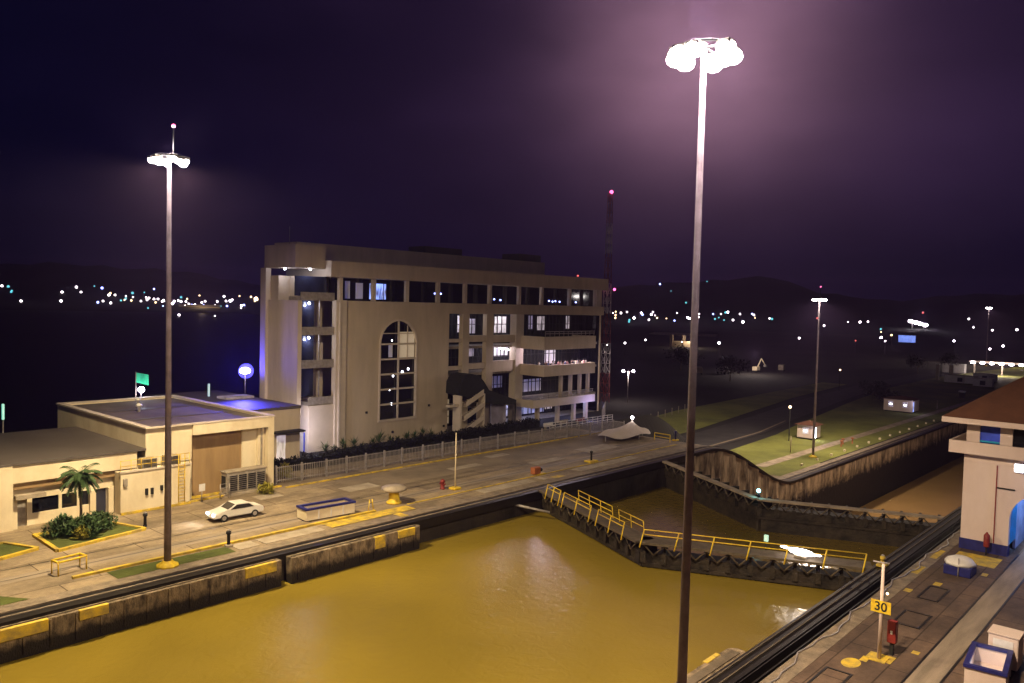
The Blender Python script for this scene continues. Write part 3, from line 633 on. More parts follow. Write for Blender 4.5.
# mullion grids of the glazed back walls
for (za, zb_) in ((.1, 3.2), (3.8, 8.4), (9.0, 13.1), (14.7, 18.2)):
    mb = MB(); x = 84.6
    while x < 123.5: mb.box(x-V.x, x+.12-V.x, 93.02-V.y, 93.12-V.y, za, zb_); x += random.choice((.9, 1.1, 1.4))
    mb.box(84.4-V.x, 123.6-V.x, 93.03-V.y, 93.11-V.y, (za+zb_)*.5, (za+zb_)*.5+.1)
    mb.build('glazing_bars', M['rubber'], vb)
# tables and parasols folded on the crowded balconies
for (x, z) in ((102.5, 13.21), (106.0, 13.21), (109.8, 13.21), (112.6, 13.21), (103.2, 3.71), (108, 3.71), (112, 3.71)):
    t_ = thing('cafe_table', 'small pale round table on a terrace of the large building', 'table', (x, 85.8, z), group='tables on the open terraces')
    MB().lathe((0, 0, 0), [(.3, 0), (.05, .05), (.05, .7), (.5, .72), (.5, .76)], 12).build('top', M['white'], t_)
# top storey
for x in (64.0, 69.6, 75.6, 81.7, 87.4, 93.0, 100.1, 106.0, 113.8, 121.6): pbox('column', 'build2', vb, [(x, x+.55, 88.55, 89.05, 19.92, 23.0)])
pbox('top_glazing', 'glass', vb, [(64.6, 124, 90.4, 90.5, 19.92, 22.98)])
for a in ((70.4, 72.8), (73.0, 73.3)): pbox('window', 'roomb', vb, [(a[0], a[1], 90.3, 90.36, 20.2, 22.4)])
pbox('window', 'roomnavy', vb, [(66.2, 67.0, 90.3, 90.36, 20.2, 22.6), (68.0, 69.2, 90.3, 90.36, 20.2, 22.4)])
mb = MB()
for (x, z) in ((82.8, 21.3), (84.0, 21.3), (110.2, 20.7), (111.2, 20.6), (112.0, 20.7), (113.2, 20.6), (118, 20.6), (96, 20.7), (97.5, 20.6)): mb.ball((x-V.x, 90.3-V.y, z), .15, 1)
mb.build('window_lamp', M['Eb'], vb)
pbox('cornice', 'build', vb, [(62.2, 124.8, 87.9, 98.6, 23.01, 25.1), (57.6, 62.19, 89.2, 96.5, 24.0, 27.0)])
pbox('penthouse', 'build', vb, [(60.3, 112, 93, 98.5, 25.11, 27.6)])
pbox('rooftop_plant', 'roofgrey', vb, [(84, 92, 94, 98, 27.61, 28.7)]); pbox('rooftop_hatch', 'roofgrey', vb, [(106, 112, 94, 98, 27.61, 28.9)])
MB().tube((59.8-V.x, 94-V.y, 27.0), (59.8-V.x, 94-V.y, 29.6), .04, n=6).build('aerial', M['steel'], vb)
MB().ball((118-V.x, 90-V.y, 25.5), .18, 1).build('roof_beacon', M['Er'], vb)
# external stair and dark entrance canopy
st = thing('outside_stair', 'cream zigzag outdoor staircase beside the dark entrance canopy', 'staircase', (85, 84.6, 0))
mb = MB()
for (x0, z0, x1, z1) in ((82.8, .3, 87.2, 2.3), (83.2, 2.5, 87.2, 4.3), (83.6, 4.6, 87.2, 6.2)):
    mb.prism([(x0-85, z0), (x1-85, z1), (x1-85, z1+.75), (x0-85, z0+.75)], 'y', -.9, -.75)
    n = 9
    for i in range(n): a = i/n; mb.box(x0-85+(x1-x0)*a-.2, x0-85+(x1-x0)*a+.22, -.74, .6, z0+(z1-z0)*a, z0+(z1-z0)*a+.12)
mb.build('flight', M['build2'], st)
MB().box(-2.75, -2.42, -.9, .7, 0, 6.3).build('column', M['build2'], st)
MB().box(2.25, 2.5, -.9, .7, 0, 6.3).build('column', M['build2'], st)
MB().box(-4.6, -2.76, -.6, .3, 4.7, 5.0).build('landing', M['build2'], st)
cn = thing('entrance_canopy', 'dark curved entrance canopy leaning against the open frames', 'canopy', (88, 86.5, 0))
mb = MB()
arcp = [(-4.6, 6.3), (-4.5, 8.1), (-3.6, 9.2), (-2.2, 9.3), (-.6, 8.9), (.5, 7.9), (1.6, 6.6), (4.5, 5.7), (8.0, 4.6), (8.0, 3.9), (3, 4.3), (-1, 4.9)]
mb.prism(arcp, 'y', -1.6, 1.6); mb.build('roof', M['hedge'], cn)
MB().tube((8, -1.4, 0), (8, -1.4, 4.6), .12).tube((8, 1.4, 0), (8, 1.4, 4.6), .12).tube((-4.8, -1.4, 0), (-4.8, -1.4, 7), .12).build('column', M['rubber'], cn)
MB().box(4.0, 7.6, .2, .4, 0, 4.4).build('side_wall', M['lilac'], cn)

# people on the balcony
def person(label, shirt, trousers, pose=0, group=None):
    t = thing('person', label, 'person', group=group)
    J = {'pel': (0, 0, .95), 'ab': (0, 0, 1.12), 'ch': (0, 0, 1.32), 'nk': (0, 0, 1.47), 'hd': (0, .01, 1.60), 'ht': (0, 0, 1.72)}
    rad = {'pel': .15, 'ab': .13, 'ch': .16, 'nk': .06, 'hd': .095, 'ht': .07}
    E_ = [('pel', 'ab'), ('ab', 'ch'), ('ch', 'nk'), ('nk', 'hd'), ('hd', 'ht')]
    for s, k in ((-1, 'l'), (1, 'r')):
        J.update({k+'h': (s*.10, 0, .88), k+'k': (s*.11, -.02, .48), k+'a': (s*.12, .02, .08), k+'f': (s*.13, -.15, .04)}); rad.update({k+'h': .095, k+'k': .06, k+'a': .045, k+'f': .04})
        el = (s*.27, -.02, 1.12) if pose == 0 else (s*.25, -.10, 1.15); hd = (s*.26, -.10, .90) if pose == 0 else (s*.16, -.36, 1.12)
        J.update({k+'s': (s*.19, 0, 1.40), k+'e': el, k+'w': hd, k+'m': (hd[0], hd[1]-.05, hd[2]-.07 if pose == 0 else hd[2])}); rad.update({k+'s': .07, k+'e': .045, k+'w': .033, k+'m': .036})
        E_ += [('pel', k+'h'), (k+'h', k+'k'), (k+'k', k+'a'), (k+'a', k+'f'), ('ch', k+'s'), (k+'s', k+'e'), (k+'e', k+'w'), (k+'w', k+'m')]
    ks = list(J); me = bpy.data.meshes.new('person_body'); me.from_pydata([J[k] for k in ks], [(ks.index(a), ks.index(b)) for a, b in E_], [])
    o = bpy.data.objects.new('body', me); COL.objects.link(o); o.parent = t
    md = o.modifiers.new('skin', 'SKIN')
    for i, k in enumerate(ks): me.skin_vertices[0].data[i].radius = (rad[k], rad[k]*.85)
    me.skin_vertices[0].data[0].use_root = True
    o.modifiers.new('sub', 'SUBSURF').levels = 1; me.materials.append(M['skin'])
    MB().lathe((0, 0, 0), [(.165, .93), (.155, 1.1), (.185, 1.3), (.17, 1.43), (.08, 1.49)], 12).build('shirt', shirt, t)
    MB().tube((-.1, 0, .9), (-.12, .01, .12), .115, .07).tube((.1, 0, .9), (.12, .01, .12), .115, .07).lathe((0, 0, 0), [(.17, .86), (.168, 1.0)], 12).build('trousers', trousers, t)
    MB().ball((0, .025, 1.66), .105, 2, (.95, 1, .85)).build('hair', M['rubber'], t)
    return t
cols = [mat('white_shirt', (.75, .72, .75), .8), mat('pink_shirt', (.62, .30, .38), .8), mat('blue_shirt', (.12, .18, .45), .8), mat('dark_shirt', (.05, .05, .06), .8)]
tr = mat('dark_trousers', (.03, .03, .05), .8)
protos = [person('', cols[i], tr, i % 2) for i in range(4)]
desc = ['person in white shirt', 'person in pink shirt leaning', 'person in blue shirt', 'person in dark shirt leaning']
spots = [(101.6+i*.585+random.uniform(-.12, .12), 84.1 if i % 3 else 85.0, 8.9) for i in range(22)]
for i, (x, y, z) in enumerate(spots):
    k = (i*7) % 4
    o = protos[k] if not any(s_ == k for s_ in [((j*7) % 4) for j in range(i)]) else dup(protos[k])
    o.location = (x, y, z); o.rotation_euler = (0, 0, random.uniform(-.5, .5)); o['group'] = 'people along the third floor balcony'
    o['label'] = desc[k]+' among the crowd at the crowded balcony parapet'; o['category'] = 'person'

# hedge, plants, fence
mb = MB()
for i in range(9000):
    t = random.random(); x = 47+t*53; y = 80.6+random.uniform(-.9, .9)+(t*3.2)
    mb.leaf((x, y, random.random()**.7*(1.35+.15*math.sin(x*1.3))), random.uniform(.25, .5), .1, random.random()*6.3, random.uniform(-.3, 1.3))
for i in range(53): mb.box(47+i, 48.0+i, 80.1+i*.06, 81.3+i*.06, 0, 1.1)
tag(mb.build('hedge', M['hedge']), 'long dark clipped hedge running along the foot of the large building', 'hedge')
k = 0
for x in [61+i*1.55 for i in range(13)]:
    k += 1; h = random.uniform(.8, 1.7)
    if k == 7: h = 2.0
    t = thing('garden_plant', 'spiky green plant in the row below the arched window', 'plant', (x, 87.2+random.uniform(-.3, .2), 0), group='plants below the arched window')
    mb = MB()
    for j in range(34): a = random.random()*6.3; mb.leaf((0, 0, h*.45*random.random()), h*random.uniform(.5, .9), .07, a, random.uniform(.1, 1.3))
    mb.build('leaves', M['leafd'], t)
    MB().tube((0, 0, -.1), (0, 0, h*.5), .06, n=6).build('stem', M['bark'], t)
FP = [(46.8, 75.7), (53, 75.3), (64, 75.2), (74, 74.9), (84, 74.4), (92, 73.6), (100, 73.0), (108.6, 72.6)]
fe = thing('fence', 'long pale metal paling fence between the road and the building hedge', 'fence', (46.8, 75.7, 0))
mbr = MB(); mbp = MB(); s_acc = 0
posts = []
for (x0, y0), (x1, y1) in zip(FP, FP[1:]):
    L_ = math.hypot(x1-x0, y1-y0); n = max(1, round(L_/3))
    for i in range(n): posts.append((x0+(x1-x0)*i/n, y0+(y1-y0)*i/n))
posts.append(FP[-1])
pp0 = MB().box(-.09, .09, -.09, .09, -.1, 2.0).build('post', M['steel'], fe)
for i, (x, y) in enumerate(posts):
    o = pp0 if i == 0 else dup(pp0, fe)
    o.location = (x-46.8, y-75.7, shelf_z(x, y))
for (x0, y0), (x1, y1) in zip(posts, posts[1:]):
    a = Vector((x0-46.8, y0-75.7, shelf_z(x0, y0))); b = Vector((x1-46.8, y1-75.7, shelf_z(x1, y1)))
    for z in (.35, 1.75): mbr.tube(a+Vector((0, 0, z)), b+Vector((0, 0, z)), .04, n=6)
    for i in range(1, 14): p = a.lerp(b, i/14); mbp.box(p.x-.025, p.x+.025, p.y-.02, p.y+.02, p.z+.15, p.z+1.85)
mbr.build('rail', M['steel'], fe); mbp.build('palings', M['steel'], fe)
# second taller fence past the building
fe2 = thing('fence', 'short taller paling fence at the far corner of the large building', 'fence', (112, 78, 0))
mb = MB()
for i in range(44):
    x = -2+i*.25; mb.box(x, x+.06, i*.16, i*.16+.05, 0, 2.6)
mb.build('palings', M['steel'], fe2)
mb = MB(); mb.tube((-2, 0, 2.3), (9, 7, 2.3), .05, n=6).tube((-2, 0, .3), (9, 7, .3), .05, n=6); mb.build('rail', M['steel'], fe2)
rl = thing('terrace_rail', 'white pipe handrail lit violet before the ground floor terrace', 'railing', (98, 79.5, 0))
mb = MB()
for z in (.5, .9, 1.3): mb.tube((0, 0, z), (16.5, -.6, z), .05, n=6)
for i in range(13): mb.tube((i*1.37, -i*.05, 0), (i*1.37, -i*.05, 1.3), .05, n=6)
mb.build('rails', M['white'], rl)
lamp('terrace_light', 'POINT', (113, 80.8, 2.4), 500, (.45, .40, 1), None, .2)
for i, (x, y, k_) in enumerate(((100, 81.2, 'white'), (104.5, 81.6, 'pale'), (108.6, 81.2, 'red'))):
    t = thing('garden_bench', {'white': 'white bench nearest the entrance canopy on the terrace', 'pale': 'pale bench in the middle of the lit terrace', 'red': 'dark red bench at the far end of the lit terrace'}[k_], 'bench', (x, y, 0), group='terrace benches')
    m_ = {'white': 'white', 'pale': 'pale', 'red': 'red'}[k_]
    MB().box(-1.2, 1.2, -.25, .25, .4, .47).build('seat', M[m_], t); MB().box(-1.2, 1.2, .22, .28, .5, .95).build('backrest', M[m_], t)
    for sx in (-1, 1): MB().box(sx-.05, sx+.05, -.22, .22, 0, .4).build('leg', M['grey'], t)
# tensile canopy at the end of the road
tc_ = thing('canopy_tent', 'low pale canopy with a lit peak at the far end of the road', 'tent', (102, 68, 0))
mb = MB(); pk = Vector((3.2, .8, 2.3)); ring = []
n = 24
for j in range(7):
    rr = []
    for i in range(n):
        a = 2*math.pi*i/n; s_ = j/6; ex = Vector((math.cos(a)*5.6, math.sin(a)*3.0, .75+.25*math.cos(4*a)))
        p = pk.lerp(ex, s_); p.z = ex.z+(pk.z-ex.z)*(1-s_)**2; rr.append(mb.b.verts.new(p))
    ring.append(rr)
for A, B in zip(ring, ring[1:]):
    for i in range(n): f = mb.b.faces.new((A[i], A[(i+1) % n], B[(i+1) % n], B[i])); f.smooth = True
mb.build('fabric', M['tent'], tc_)
for sx, sy in ((-5, 0), (5, 0), (0, -2.6), (0, 2.6)): MB().tube((sx, sy, -.5), (sx, sy, .9), .06, n=6).build('pole', M['steel'], tc_)
tag(MB().ball((105.2, 68.8, 2.75), .25, 2).build('canopy_lamp', M['EB']), 'bright round lamp above the pale canopy peak', 'lamp')

# ------------------------------------------------------------------ deck objects (left)
def base_pole(name, label, cat, loc, h, extra=None):
    t = thing(name, label, cat, loc)
    MB().tube((0, 0, .2), (0, 0, h), .085, .05, 8).build('pole', M['cream'], t)
    MB().box(-.5, .5, -.5, .5, 0, .26, .08).build('base', M['yellow'], t); return t
base_pole('flag_pole', 'slim cream pole on a yellow base by the track edge', 'pole', (59.4, 61.0, 0), 6.1)
# car
car = thing('silver_car', 'pale silver saloon car with headlights on driving along the road', 'car', (37.0, 66.5, 0), math.pi-.06)
mb = MB()
prof = [(-2.35, .35), (-2.4, .75), (-2.2, .93), (-1.5, .98), (-.95, 1.38), (.35, 1.42), (1.05, .98), (2.0, .85), (2.38, .66), (2.4, .35)]
mb.prism(prof, 'y', -.86, .86); bmesh.ops.bevel(mb.b, geom=mb.b.edges[:], offset=.07, segments=2, affect='EDGES')
body = mb.build('body', M['car'], car)
MB().prism([(-1.35, 1.0), (-.9, 1.32), (.3, 1.36), (.88, 1.0)], 'y', -.875, .875).build('side_window', M['glass'], car)
MB().prism([(.36, 1.39), (1.02, 1.0), (1.05, 1.02), (.42, 1.415)], 'y', -.7, .7).build('windscreen', M['glass'], car)
for sx in (-1.45, 1.45):
    for sy in (-1, 1):
        wv = MB().tube((sx, sy*.72, .33), (sx, sy*.89, .33), .33, n=20).build('wheel', M['rubber'], car); MB().tube((sx, sy*.885, .33), (sx, sy*.9, .33), .19, n=12).build('rim', M['steel'], wv)
for sy in (-.6, .6):
    MB().ball((2.36, sy, .68), .14, 2, (.5, 1.3, .8)).build('headlight', emit('headlight_lens', (.85, .87, 1), 25), car)
    lamp('headlight_beam', 'SPOT', (2.55, sy, .68), 260, (.85, .88, 1), car, .08, 80, .7, (1, 0, -.13))
    MB().box(-2.44, -2.4, sy-.15, sy+.15, .62, .78).build('tail_light', M['red'], car)
MB().box(2.35, 2.44, -.7, .7, .38, .52, .02).build('bumper', M['car'], car)
# open bin with navy rim
def skip(label, loc, rz, L_, W_, H_, lit=False):
    t = thing('open_bin', label, 'bin', loc, rz)
    mb = MB(); x, y, w_ = L_/2, W_/2, .12
    for a in ((-x, x, -y, -y+w_), (-x, x, y-w_, y), (-x, -x+w_, -y+w_, y-w_), (x-w_, x, -y+w_, y-w_)): mb.box(*a, .12, H_-.16)
    mb.box(-x+w_, x-w_, -y+w_, y-w_, .12, .25); mb.build('body', M['tower'] if lit else M['cream'], t)
    mb = MB(); e = .07
    for a in ((-x-e, x+e, -y-e, -y+w_+e), (-x-e, x+e, y-w_-e, y+e), (-x-e, -x+w_+e, -y+w_+e, y-w_-e), (x-w_-e, x+e, -y+w_+e, y-w_-e)): mb.box(*a, H_-.158, H_+.02)
    mb.build('rim', M['navy'], t)
    for sx in (-x+.5, x-.5):
        for sy in (-y+.1, y-.25): MB().box(sx-.1, sx+.1, sy, sy+.15, 0, .118).build('foot', M['rubber'], t)
    for k in range(3): MB().box(-x+L_*(k+1)/4-.05, -x+L_*(k+1)/4+.05, -y-.05, -y-.001, .14, H_-.17).build('rib', M['white'], t)
    return t
skip('cream open bin with navy rim standing on yellow paint by the road', (43.2, 61.3, 0), -.10, 5.0, 1.7, 1.2)
b2 = skip('cream open bin with navy rim lit white inside on the right deck', (49.9, 9.0, 0), .1, 3.6, 1.9, 1.25, True)
lamp('bin_light', 'POINT', (0, 0, .75), 26, (.75, .8, 1), b2, .2)
t = thing('cabinet', 'pale box cabinet standing behind the lit bin on the right deck', 'cabinet', (52.6, 8.7, 0))
MB().box(-.7, .7, -.75, .75, .1, 1.9, .06).build('casing', M['tower'], t); MB().box(-.75, .75, -.8, .8, 1.92, 2.0, .02).build('lid', M['tower'], t); MB().box(-.72, -.70, -.5, .5, .3, 1.7).build('door', M['white'], t); MB().box(-.6, .6, -.6, .6, 0, .1).build('plinth', M['rubber'], t)
# capstan table
t = thing('capstan', 'yellow drum bollard carrying a flat pale octagonal top', 'bollard', (50.9, 60.9, 0))
MB().lathe((0, 0, 0), [(.75, 0), (.75, .15), (.55, .22), (.5, 1.15), (.7, 1.25)], 16).build('drum', M['yellow'], t)
MB().lathe((0, 0, 0), [(1.15, 1.26), (1.3, 1.36), (1.22, 1.62), (.4, 1.78)], 8).build('top', M['pale'], t)
t = thing('domed_cover', 'white domed cover on a navy base near the control house', 'cover', (69.0, 14.7, 0))
MB().box(-.95, .95, -.95, .95, 0, .75, .06).build('base', M['navy'], t)
MB().lathe((0, 0, 0), [(1.12, .76), (1.1, .92), (.9, 1.15), (.5, 1.32), (.08, 1.38)], 8).build('dome', M['white'], t)
MB().tube((-1.0, -.1, 0), (-1.0, -.1, 1.4), .05, n=6).build('stand', M['steel'], t)
# yellow frame at left
t = thing('barrier_frame', 'yellow tube table-like frame at the lower left track edge', 'barrier', (21.2, 61.3, 0), .15)
for sx in (-1, 1):
    for sy in (-.45, .45): MB().tube((sx, sy, 0), (sx, sy, .95), .05, n=6).build('leg', M['yellow'], t)
mb = MB()
for a, b in (((-1, -.45), (1, -.45)), ((-1, .45), (1, .45)), ((-1, -.45), (-1, .45)), ((1, -.45), (1, .45))): mb.tube((*a, .97), (*b, .97), .08, n=6)
mb.build('rails', M['yellow'], t)
t = thing('barrier_frame', 'yellow tube rail at the far end of the deck by the incline', 'barrier', (104.0, 62.6, 0), 1.5)
for sx in (-1.4, 1.4): MB().tube((sx, 0, -.4), (sx, 0, 1.1), .06, n=6).build('leg', M['yellow'], t)
MB().tube((-1.4, 0, 1.1), (1.4, 0, 1.1), .07, n=6).tube((-1.4, 0, .6), (1.4, 0, .6), .05, n=6).build('rails', M['yellow'], t)
t = thing('barrier_frame', 'small yellow tube stand right of the cream open bin', 'barrier', (47.4, 60.1, 0))
for sx in (-.3, .3): MB().tube((sx, 0, 0), (sx*.5, 0, 1.1), .05, n=6).build('leg', M['yellow'], t)
MB().tube((-.22, 0, .8), (.22, 0, .8), .04, n=6).build('rails', M['yellow'], t)
def post(label, loc, h=.95, m='rubber', basem='yellow', name='bollard', bw=.5):
    t = thing(name, label, 'bollard', loc)
    MB().box(-bw, bw, -bw*.7, bw*.7, 0, .2, .05).build('base', M[basem], t)
    MB().lathe((0, 0, .2), [(.13, 0), (.13, h-.3), (.2, h-.25), (.2, h-.05), (.1, h)], 10).build('post', M[m], t)
    MB().lathe((0, 0, h+.2), [(.12, 0), (.14, .05), (.04, .12)], 10).build('cap', M['steel'], t)
    return t
post('dark bollard on a yellow base half way along the track edge', (83.0, 60.3, 0), 1.2, bw=.8)
post('dark navy bollard at the far end of the left deck', (106.5, 61.8, -.1), 1.3, 'navy')
post('short dark post on the pavement by the planter', (29.9, 68.9, 0), 1.0, basem='rubber', bw=.15)
post('short dark post at the end of the grass verge', (32.2, 58.9, 0), 1.1, basem='pale', bw=.3)
t = thing('hydrant', 'squat dark red fire hydrant left of the slim cream pole', 'hydrant', (58.5, 62.0, 0))
MB().lathe((0, 0, 0), [(.3, 0), (.3, .1), (.22, .15), (.22, .7), (.3, .75), (.25, .95), (.06, 1.1)], 12).build('barrel', M['red'], t)
for s_ in (-1, 1): MB().tube((0, s_*.2, .55), (0, s_*.42, .55), .1, n=8).build('outlet', M['red'], t)
t = thing('winch_box', 'rusty orange winch box with yellow foot near the gate walkway', 'winch', (71.6, 59.9, 0))
MB().box(-.7, .4, -.35, .35, .15, .95, .08).build('casing', M['orange'], t); MB().box(-.2, 1.2, -.5, .5, 0, .15, .03).build('foot', M['yellow'], t); MB().tube((.4, 0, .5), (.9, 0, .5), .2).build('drum', M['rubber'], t)
# post with the yellow 30 sign
t = thing('sign_post', 'tall thin post carrying a yellow sign reading 30 on the right deck', 'sign', (48.3, 14.2, 0))
MB().tube((0, 0, .05), (0, 0, 5.6), .12, .08, 10).build('post', M['tower'], t)
MB().tube((0, .55, 5.62), (0, -.35, 5.66), .05, n=6).build('arm', M['steel'], t)
sg = MB().box(-.14, -.10, -.55, .55, 2.75, 3.45).build('sign_panel', M['yellow'], t)
fc = bpy.data.curves.new('number_text', 'FONT'); fc.body = '30'; fc.size = .72; fc.align_x = 'CENTER'; fc.align_y = 'CENTER'; fc.extrude = .004; fc.offset = .012
tmp = bpy.data.objects.new('tmp_text', fc); tm = bpy.data.meshes.new_from_object(tmp); bpy.data.objects.remove(tmp); tm.materials.clear(); tm.materials.append(M['rubber'])
fo = bpy.data.objects.new('sign_text', tm); COL.objects.link(fo); fo.parent = sg
fo.location = (-.146, 0, 3.09); fo.rotation_euler = (R(90), 0, R(-90))
MB().ball((-.12, -.32, 3.95), .08, 1).build('lamp_bulb', M['Ew'], t)
MB().box(-.5, .5, -.45, .45, 0, .05).build('base', M['yellowk'], t)
t = thing('phone_box', 'dark red call box on a stand beside the yellow sign post', 'call box', (49.4, 13.85, 0))
MB().box(-.22, .22, -.25, .25, .75, 2.05, .05).build('casing', M['red'], t); MB().box(-.1, .1, -.1, .1, 0, .75).build('stand', M['rubber'], t); MB().box(-.24, -.221, -.06, .06, 1.3, 1.5).build('plate', M['white'], t)

# ------------------------------------------------------------------ lock gates
def gate_leaf(label, p0, p1, zt, zb, nrail, group, side=1, rails=True, mface='gate', zrail=1.1, low=False):
    """p0 = hinge end, p1 = mitre end, both on the upstream edge"""
    a = Vector((*p0, 0)); b = Vector((*p1, 0)); L_ = (b-a).length; ang = math.atan2(b.y-a.y, b.x-a.x)
    t = thing('lock_gate', label, 'lock gate', (a.x, a.y, 0), ang, group)
    s = side   # downstream side in local +y or -y
    def yb(u, v): return (min(u*s, v*s), max(u*s, v*s))
    mb = MB(); y = yb(.45, 2.1); mb.box(0, L_, y[0], y[1], zb, zt-1.15)
    n = 10
    for i in range(n+1):
        x = .1+(L_-.5)*i/n; y = yb(.5, 2.0); mb.box(x, x+.22, y[0], y[1], zt-1.15, zt-.22)
        y = yb(.1, .5); mb.box(x-.1, x+.35, y[0], y[1], zt-1.9, zt-1.0)
    y = yb(.28, .45); mb.box(0, L_, y[0], y[1], zt-2.25, zt-1.95)
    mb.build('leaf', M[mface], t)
    y = yb(-.35, 1.6 if not low else .5); MB().box(-.2, L_, y[0], y[1], zt-.2, zt-.02).build('walkway', M['walk'] if not low else M['path'], t)
    mb = MB()
    for i in range(n):
        x0 = .2+(L_-.5)*i/n; x1 = .2+(L_-.5)*(i+1)/n; yy = -.02*s
        mb.tube((x0, yy, zt-.25), ((x0+x1)/2, yy, zt-1.1), .07, n=5); mb.tube(((x0+x1)/2, yy, zt-1.1), (x1, yy, zt-.25), .07, n=5)
    mb.build('bracing', M['walk'], t)
    if rails:
        mb = MB()
        for (x0, x1) in nrail:
            yy = -.3*s
            for z in (zt+zrail, zt+zrail*.62): mb.tube((x0, yy*(1 if not low else 1), z), (x1, yy, z), .045, n=6)
            k = max(2, round((x1-x0)/2.7))
            for i in range(k+1): x = x0+(x1-x0)*i/k; mb.tube((x, yy-.0, zt+zrail), (x+.3, yy-.5*s, zt-.35), .06, n=6)
        mb.build('handrail', M['yellow'], t)
    return t, L_
g1, L1 = gate_leaf('nearest closed lock gate leaf hinged on the left wall with yellow handrails', (66.2, 54.6), (58.0, 36.85), 0, -3.9, [(2.2, 5.2), (6.0, 11.6), (13, 17.6)], 'lock gate leaves', 1)
g2, L2 = gate_leaf('nearest closed lock gate leaf hinged on the right wall with bright floodlight on it', (65.3, 20.2), (58.0, 36.75), 0, -3.9, [(.3, 17.7)], 'lock gate leaves', -1)
# extra rail on the downstream side of the first leaf
def side_rail(t, x0, x1, yy, zt=0):
    mb = MB()
    for z in (1.1, .6): mb.tube((x0, yy, zt+z), (x1, yy, zt+z), .045, n=6)
    k = max(2, round((x1-x0)/2.7))
    for i in range(k+1): x = x0+(x1-x0)*i/k; mb.tube((x, yy, zt+1.1), (x+.25, yy, zt-.2), .045, n=6)
    mb.build('handrail', M['yellow'], t)
side_rail(g1, 5.6, 12.4, 1.5); side_rail(g1, 13.6, 17.8, 1.5)
g3, L3 = gate_leaf('second closed lock gate leaf hinged on the left wall beyond the near gates', (91.3, 54.6), (80.8, 36.85), -.1, -20, [(3, 8), (12, 18)], 'lock gate leaves', 1, rails=False, low=True)
g4, L4 = gate_leaf('second closed lock gate leaf hinged on the right wall beyond the near gates', (87.4, 20.2), (80.8, 36.75), -.1, -20, [(3, 8)], 'lock gate leaves', -1, rails=False, low=True)
# folded gates resting in the wall recesses
def folded(label, x0, x1, y0, y1, ends, marks, hi=-.3):
    t = thing('lock_gate', label, 'lock gate', (x0, y0, 0), group='lock gate leaves')
    L_ = x1-x0; W_ = y1-y0; mb = MB()
    pts = [(0, 0)]+[(L_-W_/2+W_/2*math.sin(a), W_/2-W_/2*math.cos(a)) for a in [i*math.pi/8 for i in range(9)]]+[(0, W_)] if ends else [(0, 0), (L_, 0), (L_, W_), (0, W_)]
    mb.prism(pts, 'z', -4, hi)
    for i in range(int(L_/1.5)):
        x = .5+i*1.5; yf = -.10 if y0 > 40 else W_
        mb.box(x, x+.12, yf+.002, yf+.10, -2.1, hi-.05)
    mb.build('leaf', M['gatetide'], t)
    yf = 0 if y0 > 40 else W_
    for (a, b, c) in marks: MB().box(a, b, yf-.16, yf+.16, c, hi+.06, .04).build('fender', M['yellowk'], t)
    mb = MB(); mb.box(.2, L_-W_/2, .35, W_-.35, hi+.002, hi+.07); mb.build('walkway', M['walk'], t)
    return t
folded('long open gate leaf folded against the left wall below the grass verge', 5.0, 33.9, 53.9, 55.0-.45, False, [(9.0, 12.4, -1.0), (14.2, 16.0, -.9), (25.8, 28.4, -1.0)])
folded('short round ended gate leaf folded against the left wall below the bin', 34.7, 48.2, 53.7, 54.55, True, [(8.1, 9.2, -1.3), (10.7, 12.6, -.9)])
folded('open gate leaf with round end against the right wall at the bottom edge', 22.0, 44.4, 20.25, 21.5, True, [(19.2, 20.8, -.8)])
# boom resting on the water side by the first gate
tag(MB().tube((61.8, 56.0, -.9), (64.0, 51.6, -1.5), .16, .12, 8).build('steel_boom', M['steel']), 'slanting bright steel boom at the left end of the near gate', 'boom')
# lights on the gates
t = thing('floodlight', 'dazzling white floodlight lying on the right leaf of the near gate', 'floodlight', (63.6, 25.0, 0))
MB().box(-.35, .35, -.5, .5, 0, .25, .05).build('housing', M['grey'], t)
mb = MB(); mb.ball((-.1, 0, .52), .46, 3, (.6, 2.6, .55)); mb.ball((-.1, 1.3, .62), .2, 2, (.6, 2.2, .5)); mb.ball((-.1, -1.3, .55), .18, 2, (.6, 2.2, .5)); mb.build('lens', emit('flood_lens', (1, .92, .9), 9), t)
lamp('flood_glow', 'POINT', (.5, 0, 1.2), 120, (1, .9, .86), t, .3)
t = thing('signal_lamp', 'small teal signal lamp on the crest of the second gate', 'lamp', (81.4, 36.9, 0))
MB().tube((0, 0, -.1), (0, 0, .45), .06, n=6).build('stand', M['rubber'], t); MB().ball((0, 0, .6), .22, 2).build('lens', emit('teal_signal', (.2, .85, .95), 9), t)
lamp('signal_glow', 'POINT', (-.5, 0, .7), 45, (.2, .8, 1), t, .1)
t = thing('signal_lamp', 'small green signal box behind the rail of the near gate', 'lamp', (63.6, 28.0, 0))
MB().tube((0, 0, -.1), (0, 0, .7), .05, n=6).build('stand', M['rubber'], t); MB().box(-.12, .12, -.16, .16, .7, 1.25, .03).build('lens', emit('green_signal', (.05, .55, .35), .8), t)
post('rusty round winch cap on the right end of the near gate', (66.4, 19.6, 0), .6, 'yellowk', 'yellowk', bw=.5)
tag(MB().lathe((84.0, 36.8, -3.8), [(.5, 0), (.5, .3), (.35, 2.7), (.2, 3.3)], 8).build('gate_fender', M['rubber']), 'dark timber fender pile hanging below the second gate crest', 'fender')

